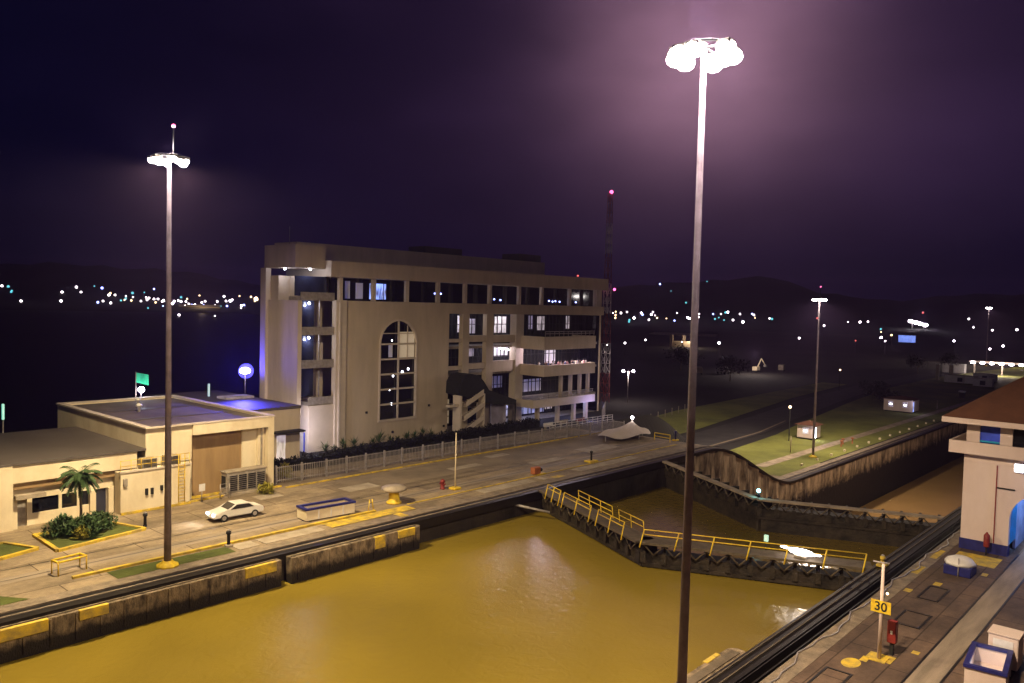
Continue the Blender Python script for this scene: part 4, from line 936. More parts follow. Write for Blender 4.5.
# ------------------------------------------------------------------ control house on the centre wall
ch = thing('control_house', 'pinkish white control house with brown hipped roof and arched passage', 'building', (82, 8, 0))
CX, CY0, CY1 = 76.7, -2.0, 16.45
def arch_panel(x0, x1, y0, y1, z1, ya, yb_, zsp):
    """wall in the yz plane with an arched opening"""
    r_ = (yb_-ya)/2; yc = (ya+yb_)/2; L = ch.location
    arc_ = [(yc-r_*math.cos(a)-L.y, zsp+r_*.75*math.sin(a)) for a in [i*math.pi/14 for i in range(15)]]
    mb = MB(); mb.prism([(y0-L.y, .9), (ya-L.y, .9)]+arc_+[(yb_-L.y, .9), (y1-L.y, .9), (y1-L.y, z1), (y0-L.y, z1)], 'x', x0-L.x, x1-L.x)
    return mb
L = ch.location
arch_panel(CX, CX+.6, CY0, CY1, 8.3, 5.6, 12.9, 3.2).build('front_wall', M['tower'], ch)
arch_panel(CX+12, CX+12.6, CY0, CY1, 8.3, 5.6, 12.9, 3.2).build('rear_wall', M['tower'], ch)
pbox('side_wall', 'tower', ch, [(CX+.6, CX+12, CY1-.6, CY1, 0, 8.3), (CX+.6, CX+12, CY0, CY0+.6, 0, 8.3)])
pbox('passage_wall', 'cyan', ch, [(CX+.61, CX+3.2, 12.9, 13.1, .9, 6.0)])
pbox('passage_wall', 'lilac', ch, [(CX+3.21, CX+11.99, 12.9, 13.1, .0, 6.0), (CX+.61, CX+11.99, 5.4, 5.6, 0, 6.0)])
pbox('passage_ceiling', 'lilac', ch, [(CX+.61, CX+11.99, 5.61, 12.89, 6.1, 6.3)])
pbox('plinth', 'navy', ch, [(CX-.06, CX+.66, 12.9, CY1+.06, 0, .9), (CX-.06, CX+.66, CY0-.06, 5.6, 0, .9)])
pbox('passage_floor_box', 'navy', ch, [(CX+6, CX+8, 8.5, 12.2, .01, .9)])
pbox('string_course', 'tower', ch, [(CX-.07, CX-.001, 12.9, CY1, 7.55, 7.7)])
pbox('downpipe', 'red', ch, [(CX-.12, CX-.03, 13.9, 13.98, .95, 7.5)])
pbox('branch_pipe', 'rubber', ch, [(CX-.14, CX-.03, 12.6, 13.88, 5.6, 5.7)])
pbox('balcony', 'tower', ch, [(CX-1.0, CX-.8, CY0-1.0, CY1+1.0, 8.31, 9.35), (CX-.79, CX+13.4, CY1+.8, CY1+1.0, 8.31, 9.35), (CX-.79, CX+13.4, CY0-1.0, CY0-.8, 8.31, 9.35), (CX-.79, CX+13.4, CY0-.79, CY1+.79, 8.31, 8.5)])
pbox('upper_wall', 'tower', ch, [(CX+.2, CX+.6, y, y+w_, 8.51, 10.9) for y, w_ in ((15.4, 1.0), (13.0, .9), (8.5, .9), (4, .9), (-1, .9))] + [(CX+.61, CX+12, CY0+.2, CY1-.2, 8.51, 9.7)])
pbox('window', 'blue', ch, [(CX+.4, CX+.5, 13.91, 15.39, 8.51, 10.9)])
pbox('window', 'glass', ch, [(CX+.45, CX+.5, 8.6, 12.99, 9.0, 10.9), (CX+.45, CX+.5, 4.91, 8.49, 9.0, 10.9)])
pbox('sill', 'cyan', ch, [(CX+.15, CX+.39, 13.91, 15.39, 9.3, 9.42)])
ex0, ex1, ey0, ey1, ez = CX-1.6, CX+14.2, CY0-1.7, CY1+1.5, 10.9
pbox('fascia', 'tower', ch, [(ex0, ex1, ey0, ey1, ez, ez+.45)])
mb = MB(); rz_ = ez+.46; top = 17.0; ins = 8.0
B_ = [(ex0, ey0), (ex1, ey0), (ex1, ey1), (ex0, ey1)]; T_ = [((ex0+ex1)/2-.4, ey0+ins), ((ex0+ex1)/2+.4, ey0+ins), ((ex0+ex1)/2+.4, ey1-ins), ((ex0+ex1)/2-.4, ey1-ins)]
bv = [mb.b.verts.new((p[0]-L.x, p[1]-L.y, rz_)) for p in B_]; tv = [mb.b.verts.new((p[0]-L.x, p[1]-L.y, top)) for p in T_]
mb.b.faces.new(bv[::-1]); mb.b.faces.new(tv)
for i in range(4): mb.b.faces.new((bv[i], bv[(i+1) % 4], tv[(i+1) % 4], tv[i]))
mb.build('roof', M['tile'], ch)
lamp('passage_light', 'POINT', (CX+5-L.x, 9.2-L.y, 5.6), 900, (.18, .42, 1), ch, .3)
lamp('passage_light', 'POINT', (CX-1.5-L.x, 7.5-L.y, 5.0), 260, (.35, .4, 1), ch, .3)
pbox('wall_lamp', 'white', ch, [(CX-.3, CX-.01, 12.0, 12.7, 7.2, 7.9)])
MB().box(CX-.36-L.x, CX-.31-L.x, 12.05-L.y, 12.65-L.y, 7.25, 7.85).build('lamp_lens', M['ceil'], ch)
t = thing('extinguisher', 'dark red extinguisher on a stand against the control house wall', 'extinguisher', (75.9, 14.3, 0))
MB().lathe((0, 0, .7), [(.22, 0), (.24, .1), (.24, .95), (.12, 1.12), (.05, 1.25)], 12).build('cylinder', M['red'], t); MB().tube((0, 0, 0), (0, 0, .7), .06, n=6).build('stand', M['rubber'], t)

# ------------------------------------------------------------------ high masts
def mast(key, label, group='high lighting masts', beacon=True, darkbase=False, nl=6, yellow=True, hs=1.0, face=None):
    x, y, z0, zh, watts, c = MASTS[key]; H_ = zh-z0
    t = thing('light_mast', label, 'light mast', (x, y, z0), group=group)
    thin = .80 if darkbase else 1.0
    mb = MB(); mb.tube((0, 0, .1), (0, 0, H_+.4), .26*thin, .14*thin, 16); mb.build('pole', M['pole'], t)
    if darkbase: MB().tube((0, 0, .05), (0, 0, 4.3), .25, .24, 16).build('lower_pole', M['poled'], t)
    if yellow: MB().lathe((0, 0, 0), [(.85, 0), (.8, .12), (.45, .3), (.38, .42)], 8).build('base', M['yellow'], t)
    mb = MB()
    for i in range(16):
        a, b = i*math.pi/8, (i+1)*math.pi/8; mb.tube((1.0*math.cos(a), 1.0*math.sin(a), H_+.25), (1.0*math.cos(b), 1.0*math.sin(b), H_+.25), .06, n=5, cap=False)
    for i in range(4): a = i*math.pi/2; mb.tube((0, 0, H_+.25), (1.0*math.cos(a), 1.0*math.sin(a), H_+.25), .05, n=5)
    mb.build('head_ring', M['rubber'], t)
    for i in range(10):
        a = YAW+math.pi/2+(i//5)*math.pi+((i % 5)-2)*.50; rr_ = 1.0+.12*(i % 2); p = Vector((rr_*math.cos(a), rr_*math.sin(a), H_-.05+.05*(i % 3)))
        f = MB().box(p.x-.28, p.x+.28, p.y-.28, p.y+.28, p.z, p.z+.22, .04).build('floodlight', M['grey'], t)
        MB().ball((p.x, p.y, p.z-.06), .31*hs, 2, (1, 1, .8)).build('lens', M['lampface'], f)
    for i in range(nl):
        a = i*2*math.pi/nl+.6
        lamp('mast_lamp', 'SPOT', (1.05*math.cos(a), 1.05*math.sin(a), H_-.45), watts*2.45/nl, c, t, .25, 94, .55, (math.cos(a), math.sin(a), -1.13))   # each head is tilted outward
    if beacon:
        MB().tube((.3, 0, H_+.3), (.3, 0, H_+2.4), .04, n=6).build('beacon_stem', M['rubber'], t); MB().ball((.3, 0, H_+2.5), .14, 2).build('beacon', M['beacon'], t)
    return t
mast('left', 'tall lighting mast with yellow base on the grass verge and red beacon')
mast('near', 'nearest and tallest looking lighting mast rising in front of the lock water', beacon=False, darkbase=True, yellow=False, hs=1.25)
mast('low', 'lighting mast with red beacon beside the small booth on the lower lawn', nl=6)
mast('beyond', 'lighting mast on the centre wall behind the control house, out past the right edge', beacon=False, nl=6)
mast('far', 'most distant lighting mast at the right beyond the control house roof', beacon=False, nl=4, hs=1.4)
# spill upward from the two close mast heads, which sets the air round them aglow
for key, pw in (('near', 9000), ('left', 2000)):
    x, y, z0, zh, wt, c = MASTS[key]; lamp('mast_spill', 'POINT', (x, y, zh+.9), pw, (1, .80, .86), None, .6)

# ------------------------------------------------------------------ lower level beyond the gates
zl = -9.2
sheet('lower_lawn', M['lawnfar'], [(135.5, 57.6), (700, 57.6), (700, 76), (420, 100), (330, 98), (262, 90), (205, 82), (180, 78), (150, 75.5), (135.5, 70)], zl+.14)
sheet('lower_road', M['asphalt'], [(128, 76), (150, 79.5), (180, 81), (205, 85), (262, 93), (330, 101), (420, 104), (420, 112), (330, 110), (262, 104), (205, 96), (170, 92), (128, 92)], zl+.16)
sheet('far_lawn', M['lawnfar'], [(150, 93), (170, 94), (262, 108), (330, 114), (330, 124), (200, 116), (150, 108)], zl+.12)
sheet('lower_path', M['path'], [(141, 62.8), (330, 62.9), (600, 62.9), (600, 65), (330, 65), (141, 65)], zl+.18)
sheet('road_line', M['road2'], [(150, 80.3), (180, 81.9), (205, 86), (205, 86.5), (180, 82.5), (150, 80.9)], zl+.18)
def booth(label, x, y, w_, d_, h_, nw, door=True, p=120):
    t = thing('booth', label, 'booth', (x, y, zl))
    MB().box(-w_/2, w_/2, -d_/2, d_/2, .5, h_, .03).build('wall', M['tower'], t)
    MB().box(-w_/2+.3, w_/2-.3, -d_/2+.3, d_/2-.3, 0, .5).build('plinth', M['rubber'], t)
    mb = MB(); e = .6; v = [mb.b.verts.new(q) for q in ((-w_/2-e, -d_/2-e, h_+.02), (w_/2+e, -d_/2-e, h_+.02), (w_/2+e, d_/2+e, h_+.02), (-w_/2-e, d_/2+e, h_+.02), (-w_/2+d_/2, 0, h_+.95), (w_/2-d_/2*.9, 0, h_+.95))]
    for q in ((3, 2, 1, 0), (0, 1, 5, 4), (2, 3, 4, 5), (1, 2, 5), (3, 0, 4)): mb.b.faces.new([v[i] for i in q])
    mb.build('roof', M['tile'], t)
    for i in range(nw):
        yy = -d_/2+d_*(i+.5)/nw; wn_ = MB().box(-w_/2-.05, -w_/2-.005, yy-.7, yy+.7, h_*.42, h_*.85).build('window', M['room'], t)
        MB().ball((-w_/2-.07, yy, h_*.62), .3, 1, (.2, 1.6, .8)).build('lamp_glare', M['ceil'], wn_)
    MB().box(-w_/2+.4, -w_/2+1.3, -d_/2-.05, -d_/2-.005, .6, h_*.85).build('door', M['ceil'] if door else M['roomb'], t)
    lamp('booth_light', 'POINT', (-w_/2-1.0, -d_/2-1.3, h_*.8), p, (.75, .72, 1), t, .2); return t
booth('small white booth with glowing door beside the lower lawn mast', 181, 70.6, 4.0, 3.8, 3.4, 1)
booth('larger white booth with two glowing windows on the far lawn', 254, 71.8, 6.5, 8.0, 3.9, 2, False)
for (x, y, lab) in ((388.6, 95.5, 'left of the two tall pale posts on the far lawn'), (388.8, 90.0, 'right of the two tall pale posts on the far lawn')):
    t = thing('marker_post', lab, 'post', (x, y, zl), group='pale marker posts'); MB().box(-.6, .6, -.6, .6, 0, 7.2, .05).build('post', M['pale'], t); MB().box(-.8, .8, -.8, .8, 7.21, 7.4).build('cap', M['white'], t)
for (x, y, h_, lab) in ((375, 82, 4.2, 'thin pale stake right of the two tall posts on the lawn'), (160, 66, 3.5, 'thin pale stake on the lower lawn near the incline'), (270, 66, 2.8, 'thin stake between the larger booth and the path')):
    t = thing('stake', lab, 'stake', (x, y, zl)); MB().tube((0, 0, 0), (0, 0, h_), .1, n=6).build('shaft', M['path'], t)
t = thing('litter_bin', 'dark bin with a white lid on the far lawn', 'bin', (313, 68.8, zl)); MB().box(-.8, .8, -.8, .8, 0, 2.2, .05).build('body', M['rubber'], t); MB().box(-1, 1, -1, 1, 2.21, 2.7, .1).build('lid', M['white'], t)
for i in range(13):
    x = 148+i*7.5; t = thing('edge_lamp', 'small pale box lamp in the row beside the lower lock edge', 'lamp', (x, 58.8, zl), group='box lamps along the lower lock edge')
    MB().box(-.25, .25, -.2, .2, .05, .55, .04).build('body', M['cream'], t)
for (x, y) in ((176, 61.5), (179, 62.2), (182, 61.2)):
    t = thing('valve_stand', 'rusty valve stand in the cluster below the small booth', 'valve', (x, y, zl), group='rusty valve stands'); MB().lathe((0, 0, 0), [(.35, 0), (.15, .2), (.12, 1.2), (.4, 1.25), (.4, 1.35), (.05, 1.5)], 10).build('stand', M['orange'], t)
# lower fence row of small posts lit at dusk
for i in range(8):
    x = 170+i*5.0; t = thing('fence_post', 'small pale fence post in the row left of the lower road', 'post', (x, 108+i*.9, zl), group='small posts beside the lower road')
    MB().tube((0, 0, 0), (0, 0, 1.9), .09, n=6).build('post', M['pale'], t); MB().ball((0, 0, 2.0), .16, 1).build('cap', M['pale'], t)
# trees: dark clump on the lawn and row beyond
def tree(loc, h, r, label, n=900, m='hedge', group='dark trees beyond the lawn'):
    t = thing('tree', label, 'tree', loc, group=group)
    mb = MB(); mb.tube((0, 0, -.2), (.1, 0, h*.45), .05*h*.5, .03*h*.5, 8)
    for k in range(5): a = k*1.3; mb.tube((.1, 0, h*.35), (math.cos(a)*r*.6, math.sin(a)*r*.6, h*.7), .03*h*.4, .02, 5)
    mb.build('trunk', M['bark'], t); mb = MB()
    cl = [(random.uniform(-.6, .6)*r, random.uniform(-.6, .6)*r, h*random.uniform(.5, .9), r*random.uniform(.35, .55)) for _ in range(9)]
    for i in range(n):
        c = random.choice(cl); d = Vector((random.gauss(0, 1), random.gauss(0, 1), random.gauss(0, 1))).normalized()*c[3]*random.random()**.4
        mb.leaf((c[0]+d.x, c[1]+d.y, c[2]+d.z*.7), r*.16, r*.05, random.random()*6.3, random.uniform(-.8, .8))
    mb.build('crown', M[m], t); return t
for (x, y, h, r, lab) in ((279, 88, 5.5, 6.5, 'low spreading dark tree left of the larger booth'), (264, 79, 5, 5, 'low dark tree just behind the larger booth'), (420, 112, 9, 6, 'dark tree beyond the tall pale posts'), (445, 104, 10, 6, 'dark tree near the far lighting mast'), (300, 150, 9, 8, 'dark tree behind the lower road bend'), (330, 190, 10, 9, 'dark tree near the parked trucks'), (118, 96, 0, 0, '')):
    if h: tree((x, y, zl), h, r, lab)
# lattice tower with red beacons
def lattice(loc, H_, label, w0=2.2):
    t = thing('radio_tower', label, 'tower', loc)
    for sidx in range(7):
        mb = MB(); za, zb_ = H_*sidx/7, H_*(sidx+1)/7-.02
        n = 3
        for k in range(n):
            z0, z1 = za+(zb_-za)*k/n, za+(zb_-za)*(k+1)/n
            w_a, w_b = w0*(1-.55*z0/H_)/2, w0*(1-.55*z1/H_)/2
            c0 = [(-w_a, -w_a, z0), (w_a, -w_a, z0), (w_a, w_a, z0), (-w_a, w_a, z0)]; c1 = [(-w_b, -w_b, z1), (w_b, -w_b, z1), (w_b, w_b, z1), (-w_b, w_b, z1)]
            for i in range(4): mb.tube(c0[i], c1[i], .11, n=5); mb.tube(c0[i], c1[(i+1) % 4], .06, n=4); mb.tube(c1[i], c1[(i+1) % 4], .06, n=4)
        mb.build('lattice_section', M['white'] if sidx % 2 else M['red'], t)
    MB().ball((0, -.4, H_+.4), .55, 2).build('beacon', M['beacon'], t)
    for s_ in (-1, 1): MB().ball((s_*1.5, -s_*1.5, H_*.545), .42, 2).build('beacon', M['beacon'], t)
    return t
lattice((198.7, 140.2, zl), 63, 'tall red and white lattice radio tower behind the large building')
t = thing('lamp_post', 'twin headed lamp post below the lattice tower', 'lamp post', (205, 136, zl)); MB().tube((0, 0, 0), (0, 0, 9.5), .16, .1, 8).build('pole', M['steel'], t)
for s_ in (-1, 1): MB().ball((s_*1.1, -s_*1.1, 9.6), .42, 2).build('lamp_head', M['EB'], t)
MB().tube((-1.1, 1.1, 9.5), (1.1, -1.1, 9.5), .07, n=6).build('arm', M['steel'], t)
lamp('post_light', 'POINT', (205, 136, 0), 3800, (1, .80, .75), None, .5)
# petrol canopy and sheds far right
t = thing('shelter', 'large pale flat roofed shelter on columns far beyond the lower road', 'shelter', (538, 308, zl), .4)
MB().box(-14, 14, -24, 24, 9, 10).build('roof', M['pale'], t)
for sx in (-7, 7):
    for sy in (-9, 0, 9): MB().box(sx-.5, sx+.5, sy-.5, sy+.5, 0, 9).build('column', M['pale'], t)
MB().box(-6, 6, -8, 8, 0, 4).build('kiosk', M['cream'], t)
lamp('shelter_light', 'POINT', (534, 300, -2.5), 6500, (1, .78, .60), None, .5)
def truck(loc, rz, label, m='white', L_=7):
    t = thing('parked_truck', label, 'truck', loc, rz, 'trucks parked beyond the lower road')
    MB().box(-L_/2, L_/2-2.2, -1.2, 1.2, 1.0, 3.4, .08).build('cargo_box', M[m], t); MB().prism([(L_/2-2.1, .7), (L_/2, .7), (L_/2, 1.8), (L_/2-.5, 2.6), (L_/2-2.1, 2.7)], 'y', -1.1, 1.1).build('cab', M[m], t)
    MB().prism([(L_/2-.04, 1.78), (L_/2+.03, 1.8), (L_/2-.45, 2.52), (L_/2-.52, 2.5)], 'y', -.95, .95).build('windscreen', M['glass'], t)
    for sx in (-L_/2+1.3, L_/2-1.2):
        for sy in (-1, 1): MB().tube((sx, sy*.85, .5), (sx, sy*1.18, .5), .5, n=12).build('wheel', M['rubber'], t)
    return t
truck((319, 174.5, zl), .6, 'pale truck parked left of the others beyond the lower road', 'pale')
truck((331, 169, zl), 1.2, 'white truck parked in the middle beyond the lower road')
truck((372, 159.4, zl), .3, 'pale truck parked right of the excavator beyond the lower road', 'pale', 9)
t = thing('excavator', 'pale excavator with raised arm among the parked trucks', 'excavator', (354, 164, zl))
MB().box(-2, 2, -1.3, 1.3, 0, .9, .2).build('tracks', M['rubber'], t); MB().box(-1.8, 1.6, -1.2, 1.2, 1.0, 2.8, .15).build('cab', M['cream'], t)
MB().tube((1, 0, 2), (3, -1, 6.5), .3, n=8).tube((3, -1, 6.5), (5, -2, 3.5), .25, n=8).build('arm', M['cream'], t); MB().box(4.5, 5.6, -2.6, -1.4, 2.6, 3.6, .1).build('bucket', M['steel'], t)
lamp('yard_light', 'POINT', (342, 160, 0), 8000, (1, .82, .72), None, .5)
for (x, y, L_, lab) in ((381, 84.5, 12, 'low white container on the far lawn left of the lit canopy'), (404, 80, 9, 'white box trailer behind the low container'), (372, 74.2, 7, 'white van shaped hut beside the path under the far mast')):
    t = thing('site_hut', lab, 'hut', (x, y, zl)); MB().box(-1.5, 1.5, -L_/2, L_/2, .3, 3.4, .06).build('wall', M['white'], t); MB().box(-1.7, 1.7, -L_/2-.2, L_/2+.2, 3.41, 3.6).build('roof', M['pale'], t); MB().box(-1.56, -1.505, -1, 1, .8, 2.6).build('door', M['glassb'], t); MB().box(-1.3, 1.3, -L_/2+.4, L_/2-.4, 0, .3).build('skid', M['rubber'], t)
t = thing('lit_canopy', 'long pale canopy with a row of bright lamps at the right edge', 'canopy', (450, 82, zl))
MB().box(-3, 3, -14, 14, 6, 6.7).build('roof', M['pale'], t)
for sy in (-12, 0, 12): MB().box(-.3, .3, sy-.3, sy+.3, 0, 6).build('column', M['pale'], t)
for i in range(7): MB().ball((-3.3, -12.5+i*4.1, 5.9), .75, 2, (.8, 1.5, .8)).build('lamp', M['EB'], t)
MB().box(-2, 2, 16, 26, 0, 4.5).build('annex', M['white'], t)
lamp('canopy_light', 'POINT', (443, 82, -4), 6500, (1, .80, .74), None, .5)
# stadium lamps and lit blue sign far right
t = thing('floodlight_bank', 'bright streak of stadium floodlights on the dark hillside at right', 'floodlight', (1345, 365, -9))
for k in range(4): MB().ball((0, -14+k*7, 12+k*1.8), 3.2, 2, (.6, 1.2, .8)).build('lamp', M['EB'], t)
MB().tube((0, -12, -2), (0, -12, 13), .5, n=6).tube((0, 5, -2), (0, 5, 16), .5, n=6).build('pole', M['steel'], t)
t = thing('lit_kiosk', 'small blue glowing building below the stadium floodlights', 'building', (879, 246, zl))
MB().box(-4, 4, -7, 7, 0, 7).build('wall', M['roomb'], t); MB().box(-5, 5, -8, 8, 7.01, 7.8).build('roof', M['roofgrey'], t)
# blue floodlight, green flag behind the left buildings
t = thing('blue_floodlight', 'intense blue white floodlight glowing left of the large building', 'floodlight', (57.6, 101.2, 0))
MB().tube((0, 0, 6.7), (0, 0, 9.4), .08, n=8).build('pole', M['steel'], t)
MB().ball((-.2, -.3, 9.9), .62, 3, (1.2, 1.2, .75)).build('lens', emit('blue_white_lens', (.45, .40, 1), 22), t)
MB().lathe((0, 0, 0), [(1.05, .4), (1.0, .36), (.8, .18), (.4, .02), (.1, 0)][::-1], 20).build('reflector_dish', mat('blue_reflector', (.10, .10, .8), .5), t)  # added blue dish, stands in for the floodlight's halo
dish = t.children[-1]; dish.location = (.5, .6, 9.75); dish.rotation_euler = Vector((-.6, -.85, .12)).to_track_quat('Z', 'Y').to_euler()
lamp('dish_glow', 'POINT', (-.5, -.75, 10.1), 30, (.10, .08, 1), t, .2)  # added lamp that only lights up the halo dish
MB().box(-.1, .3, -.4, .4, 9.45, 9.6).build('bracket', M['rubber'], t)
lamp('blue_glow', 'SPOT', (-.9, -1.0, 10.0), 26000, (.07, .06, 1), t, .3, 110, .6, (-.6, -1, .55))
t = thing('flag', 'green flag on a short pole beside a white lamp behind the workshop roof', 'flag', (42.0, 99.5, 0))
MB().tube((0, 0, 0), (0, 0, 10.6), .06, n=6).build('pole', M['steel'], t)
mb = MB(); cols_ = []
for i in range(8): cols_.append([mb.b.verts.new((i*.22, -.12*math.sin(i*.9), 10.5-.05*i)), mb.b.verts.new((i*.22, -.12*math.sin(i*.9+.5), 9.3-.07*i))])
for A, B in zip(cols_, cols_[1:]): mb.b.faces.new((A[0], B[0], B[1], A[1]))
mb.build('cloth', mat('green_flag_cloth', (.02, .42, .20), .8), t)
t = thing('lamp_post', 'white lamp just below the green flag behind the workshop roof', 'lamp post', (42.4, 98.9, 0)); MB().tube((0, 0, 0), (0, 0, 8.2), .07, n=6).build('pole', M['steel'], t); MB().ball((0, 0, 8.4), .38, 2).build('lamp_head', M['EB'], t)
lamp('flag_light', 'POINT', (42.4, 98.3, 8.9), 130, (.5, .65, 1), None, .2)
for (x, y, z, lab, mm_) in ((27.3, 98, 7.0, 'small teal glowing marker lamp behind the grey roof at far left', (.1, .6, .45)), (52.2, 101, 7.5, 'small dim teal marker lamp between workshop and blue floodlight', (.08, .30, .35))):
    t = thing('marker_lamp', lab, 'lamp', (x, y, 0)); MB().tube((0, 0, 0), (0, 0, z-.8), .06, n=6).build('pole', M['steel'], t); MB().box(-.12, .12, -.12, .12, z-.8, z+.9, .04).build('lens', emit('teal_marker', mm_, 1.0), t)

# far street lamps: (x, y, lamp z, ground z, colour)
FAR = [(392.5, 1323.0, 6.8, -2.0, 'n'), (502.8, 1485.2, 21.7, 13.0, 'n'), (445.1, 1318.9, 7.9, -0.9, 'n'), (532.5, 1483.3, 22.5, 13.5, 'n'), (595.7, 1558.0, 31.0, 22.2, 'b'), (505.6, 1318.4, 9.0, 0.2, 'n'), (558.5, 1430.9, 18.5, 9.6, 'n'), (568.5, 1431.2, 18.8, 9.9, 'n'), (579.8, 1413.7, 17.5, 8.7, 'n'), (583.7, 1394.8, 16.1, 7.3, 'n'), (563.6, 1316.4, 10.2, 1.3, 'n'), (601.7, 1374.0, 15.1, 6.1, 'n'), (602.3, 1356.3, 13.6, 4.8, 'n'), (609.6, 1357.4, 13.8, 5.1, 'n'), (592.2, 1303.8, 10.1, 1.1, 'n'), (548.8, 1204.9, 4.0, -4.9, 'b'), (686.7, 1546.4, 32.0, 23.3, 'b'), (504.3, 1154.7, 1.5, -7.3, 'c'), (597.1, 1275.1, 8.2, -0.7, 'b'), (626.9, 1309.7, 10.6, 1.8, 'n'), (635.6, 1309.9, 10.8, 1.8, 'n'), (590.7, 1220.6, 5.0, -3.8, 'n'), (615.2, 1257.6, 7.2, -1.6, 'n'), (614.4, 1235.7, 6.0, -2.8, 'B'), (390.3, 819.8, -0.0, -2.4, 'n'), (643.0, 1225.5, 5.6, -3.1, 'n'), (412.6, 786.3, -0.0, -2.4, 'n'), (722.4, 1337.3, 12.9, 4.0, 'n'), (659.2, 1216.9, 5.4, -3.4, 'b'), (654.6, 1164.6, 3.2, -5.6, 'n'), (705.8, 1246.0, 7.2, -1.7, 'b'), (819.4, 1402.1, 17.6, 8.7, 'W'), (756.1, 1276.9, 9.1, 0.3, 'w'), (1878.2, 1153.3, 83.7, 74.8, 'b'), (1936.2, 1044.6, 92.6, 83.7, 'c'), (1666.8, 992.7, 60.0, 51.1, 'c'), (1445.1, 825.0, 31.4, 22.6, 'c'), (1173.0, 814.3, 8.4, -0.5, 'n'), (1184.3, 805.0, 8.8, -0.0, 'n'), (1213.4, 811.9, 10.6, 1.9, 'n'), (1174.9, 754.0, 7.2, -1.5, 'b'), (1238.5, 773.1, 11.8, 2.8, 'n'), (1169.1, 725.6, 6.5, -2.4, 'n'), (1246.6, 728.9, 11.2, 2.5, 'n'), (1251.2, 688.2, 10.6, 1.8, 'n'), (1272.2, 657.4, 11.5, 2.5, 'n'), (1165.0, 612.1, 4.0, -4.8, 'c'), (1150.0, 588.8, 3.1, -5.8, 'c'), (1163.3, 580.3, 3.4, -5.4, 'n'), (1293.6, 632.7, 12.3, 3.5, 'n'), (1289.1, 604.9, 11.3, 2.5, 'n'), (1231.9, 576.1, 6.9, -2.0, 'w'), (1228.2, 545.7, 6.2, -2.8, 'c'), (1292.1, 449.2, 4.6, -4.4, 'n'), (1312.9, 437.9, 4.9, -4.0, 'n'), (1339.3, 434.3, 5.5, -3.3, 'n'), (1639.8, 433.0, 22.7, 13.9, 'r'), (726.2, 224.1, -1.1, -9.0, 'B'), (717.2, 165.4, -1.1, -9.0, 'B'), (392.0, 263.0, -1.2, -9.0, 'B'), (359.9, 253.2, -1.1, -9.0, 'n'), (442.3, 281.0, -1.1, -9.0, 'n'), (440.4, 253.3, -1.0, -9.0, 'n'), (454.6, 235.5, -1.0, -9.0, 'B'), (297.8, 105.6, -1.2, -9.0, 'w'), (577.1, 112.5, -1.0, -9.0, 'n'), (649.3, 118.6, -1.1, -9.0, 'n'), (173.6, 72.1, -1.4, -9.0, 'w')]
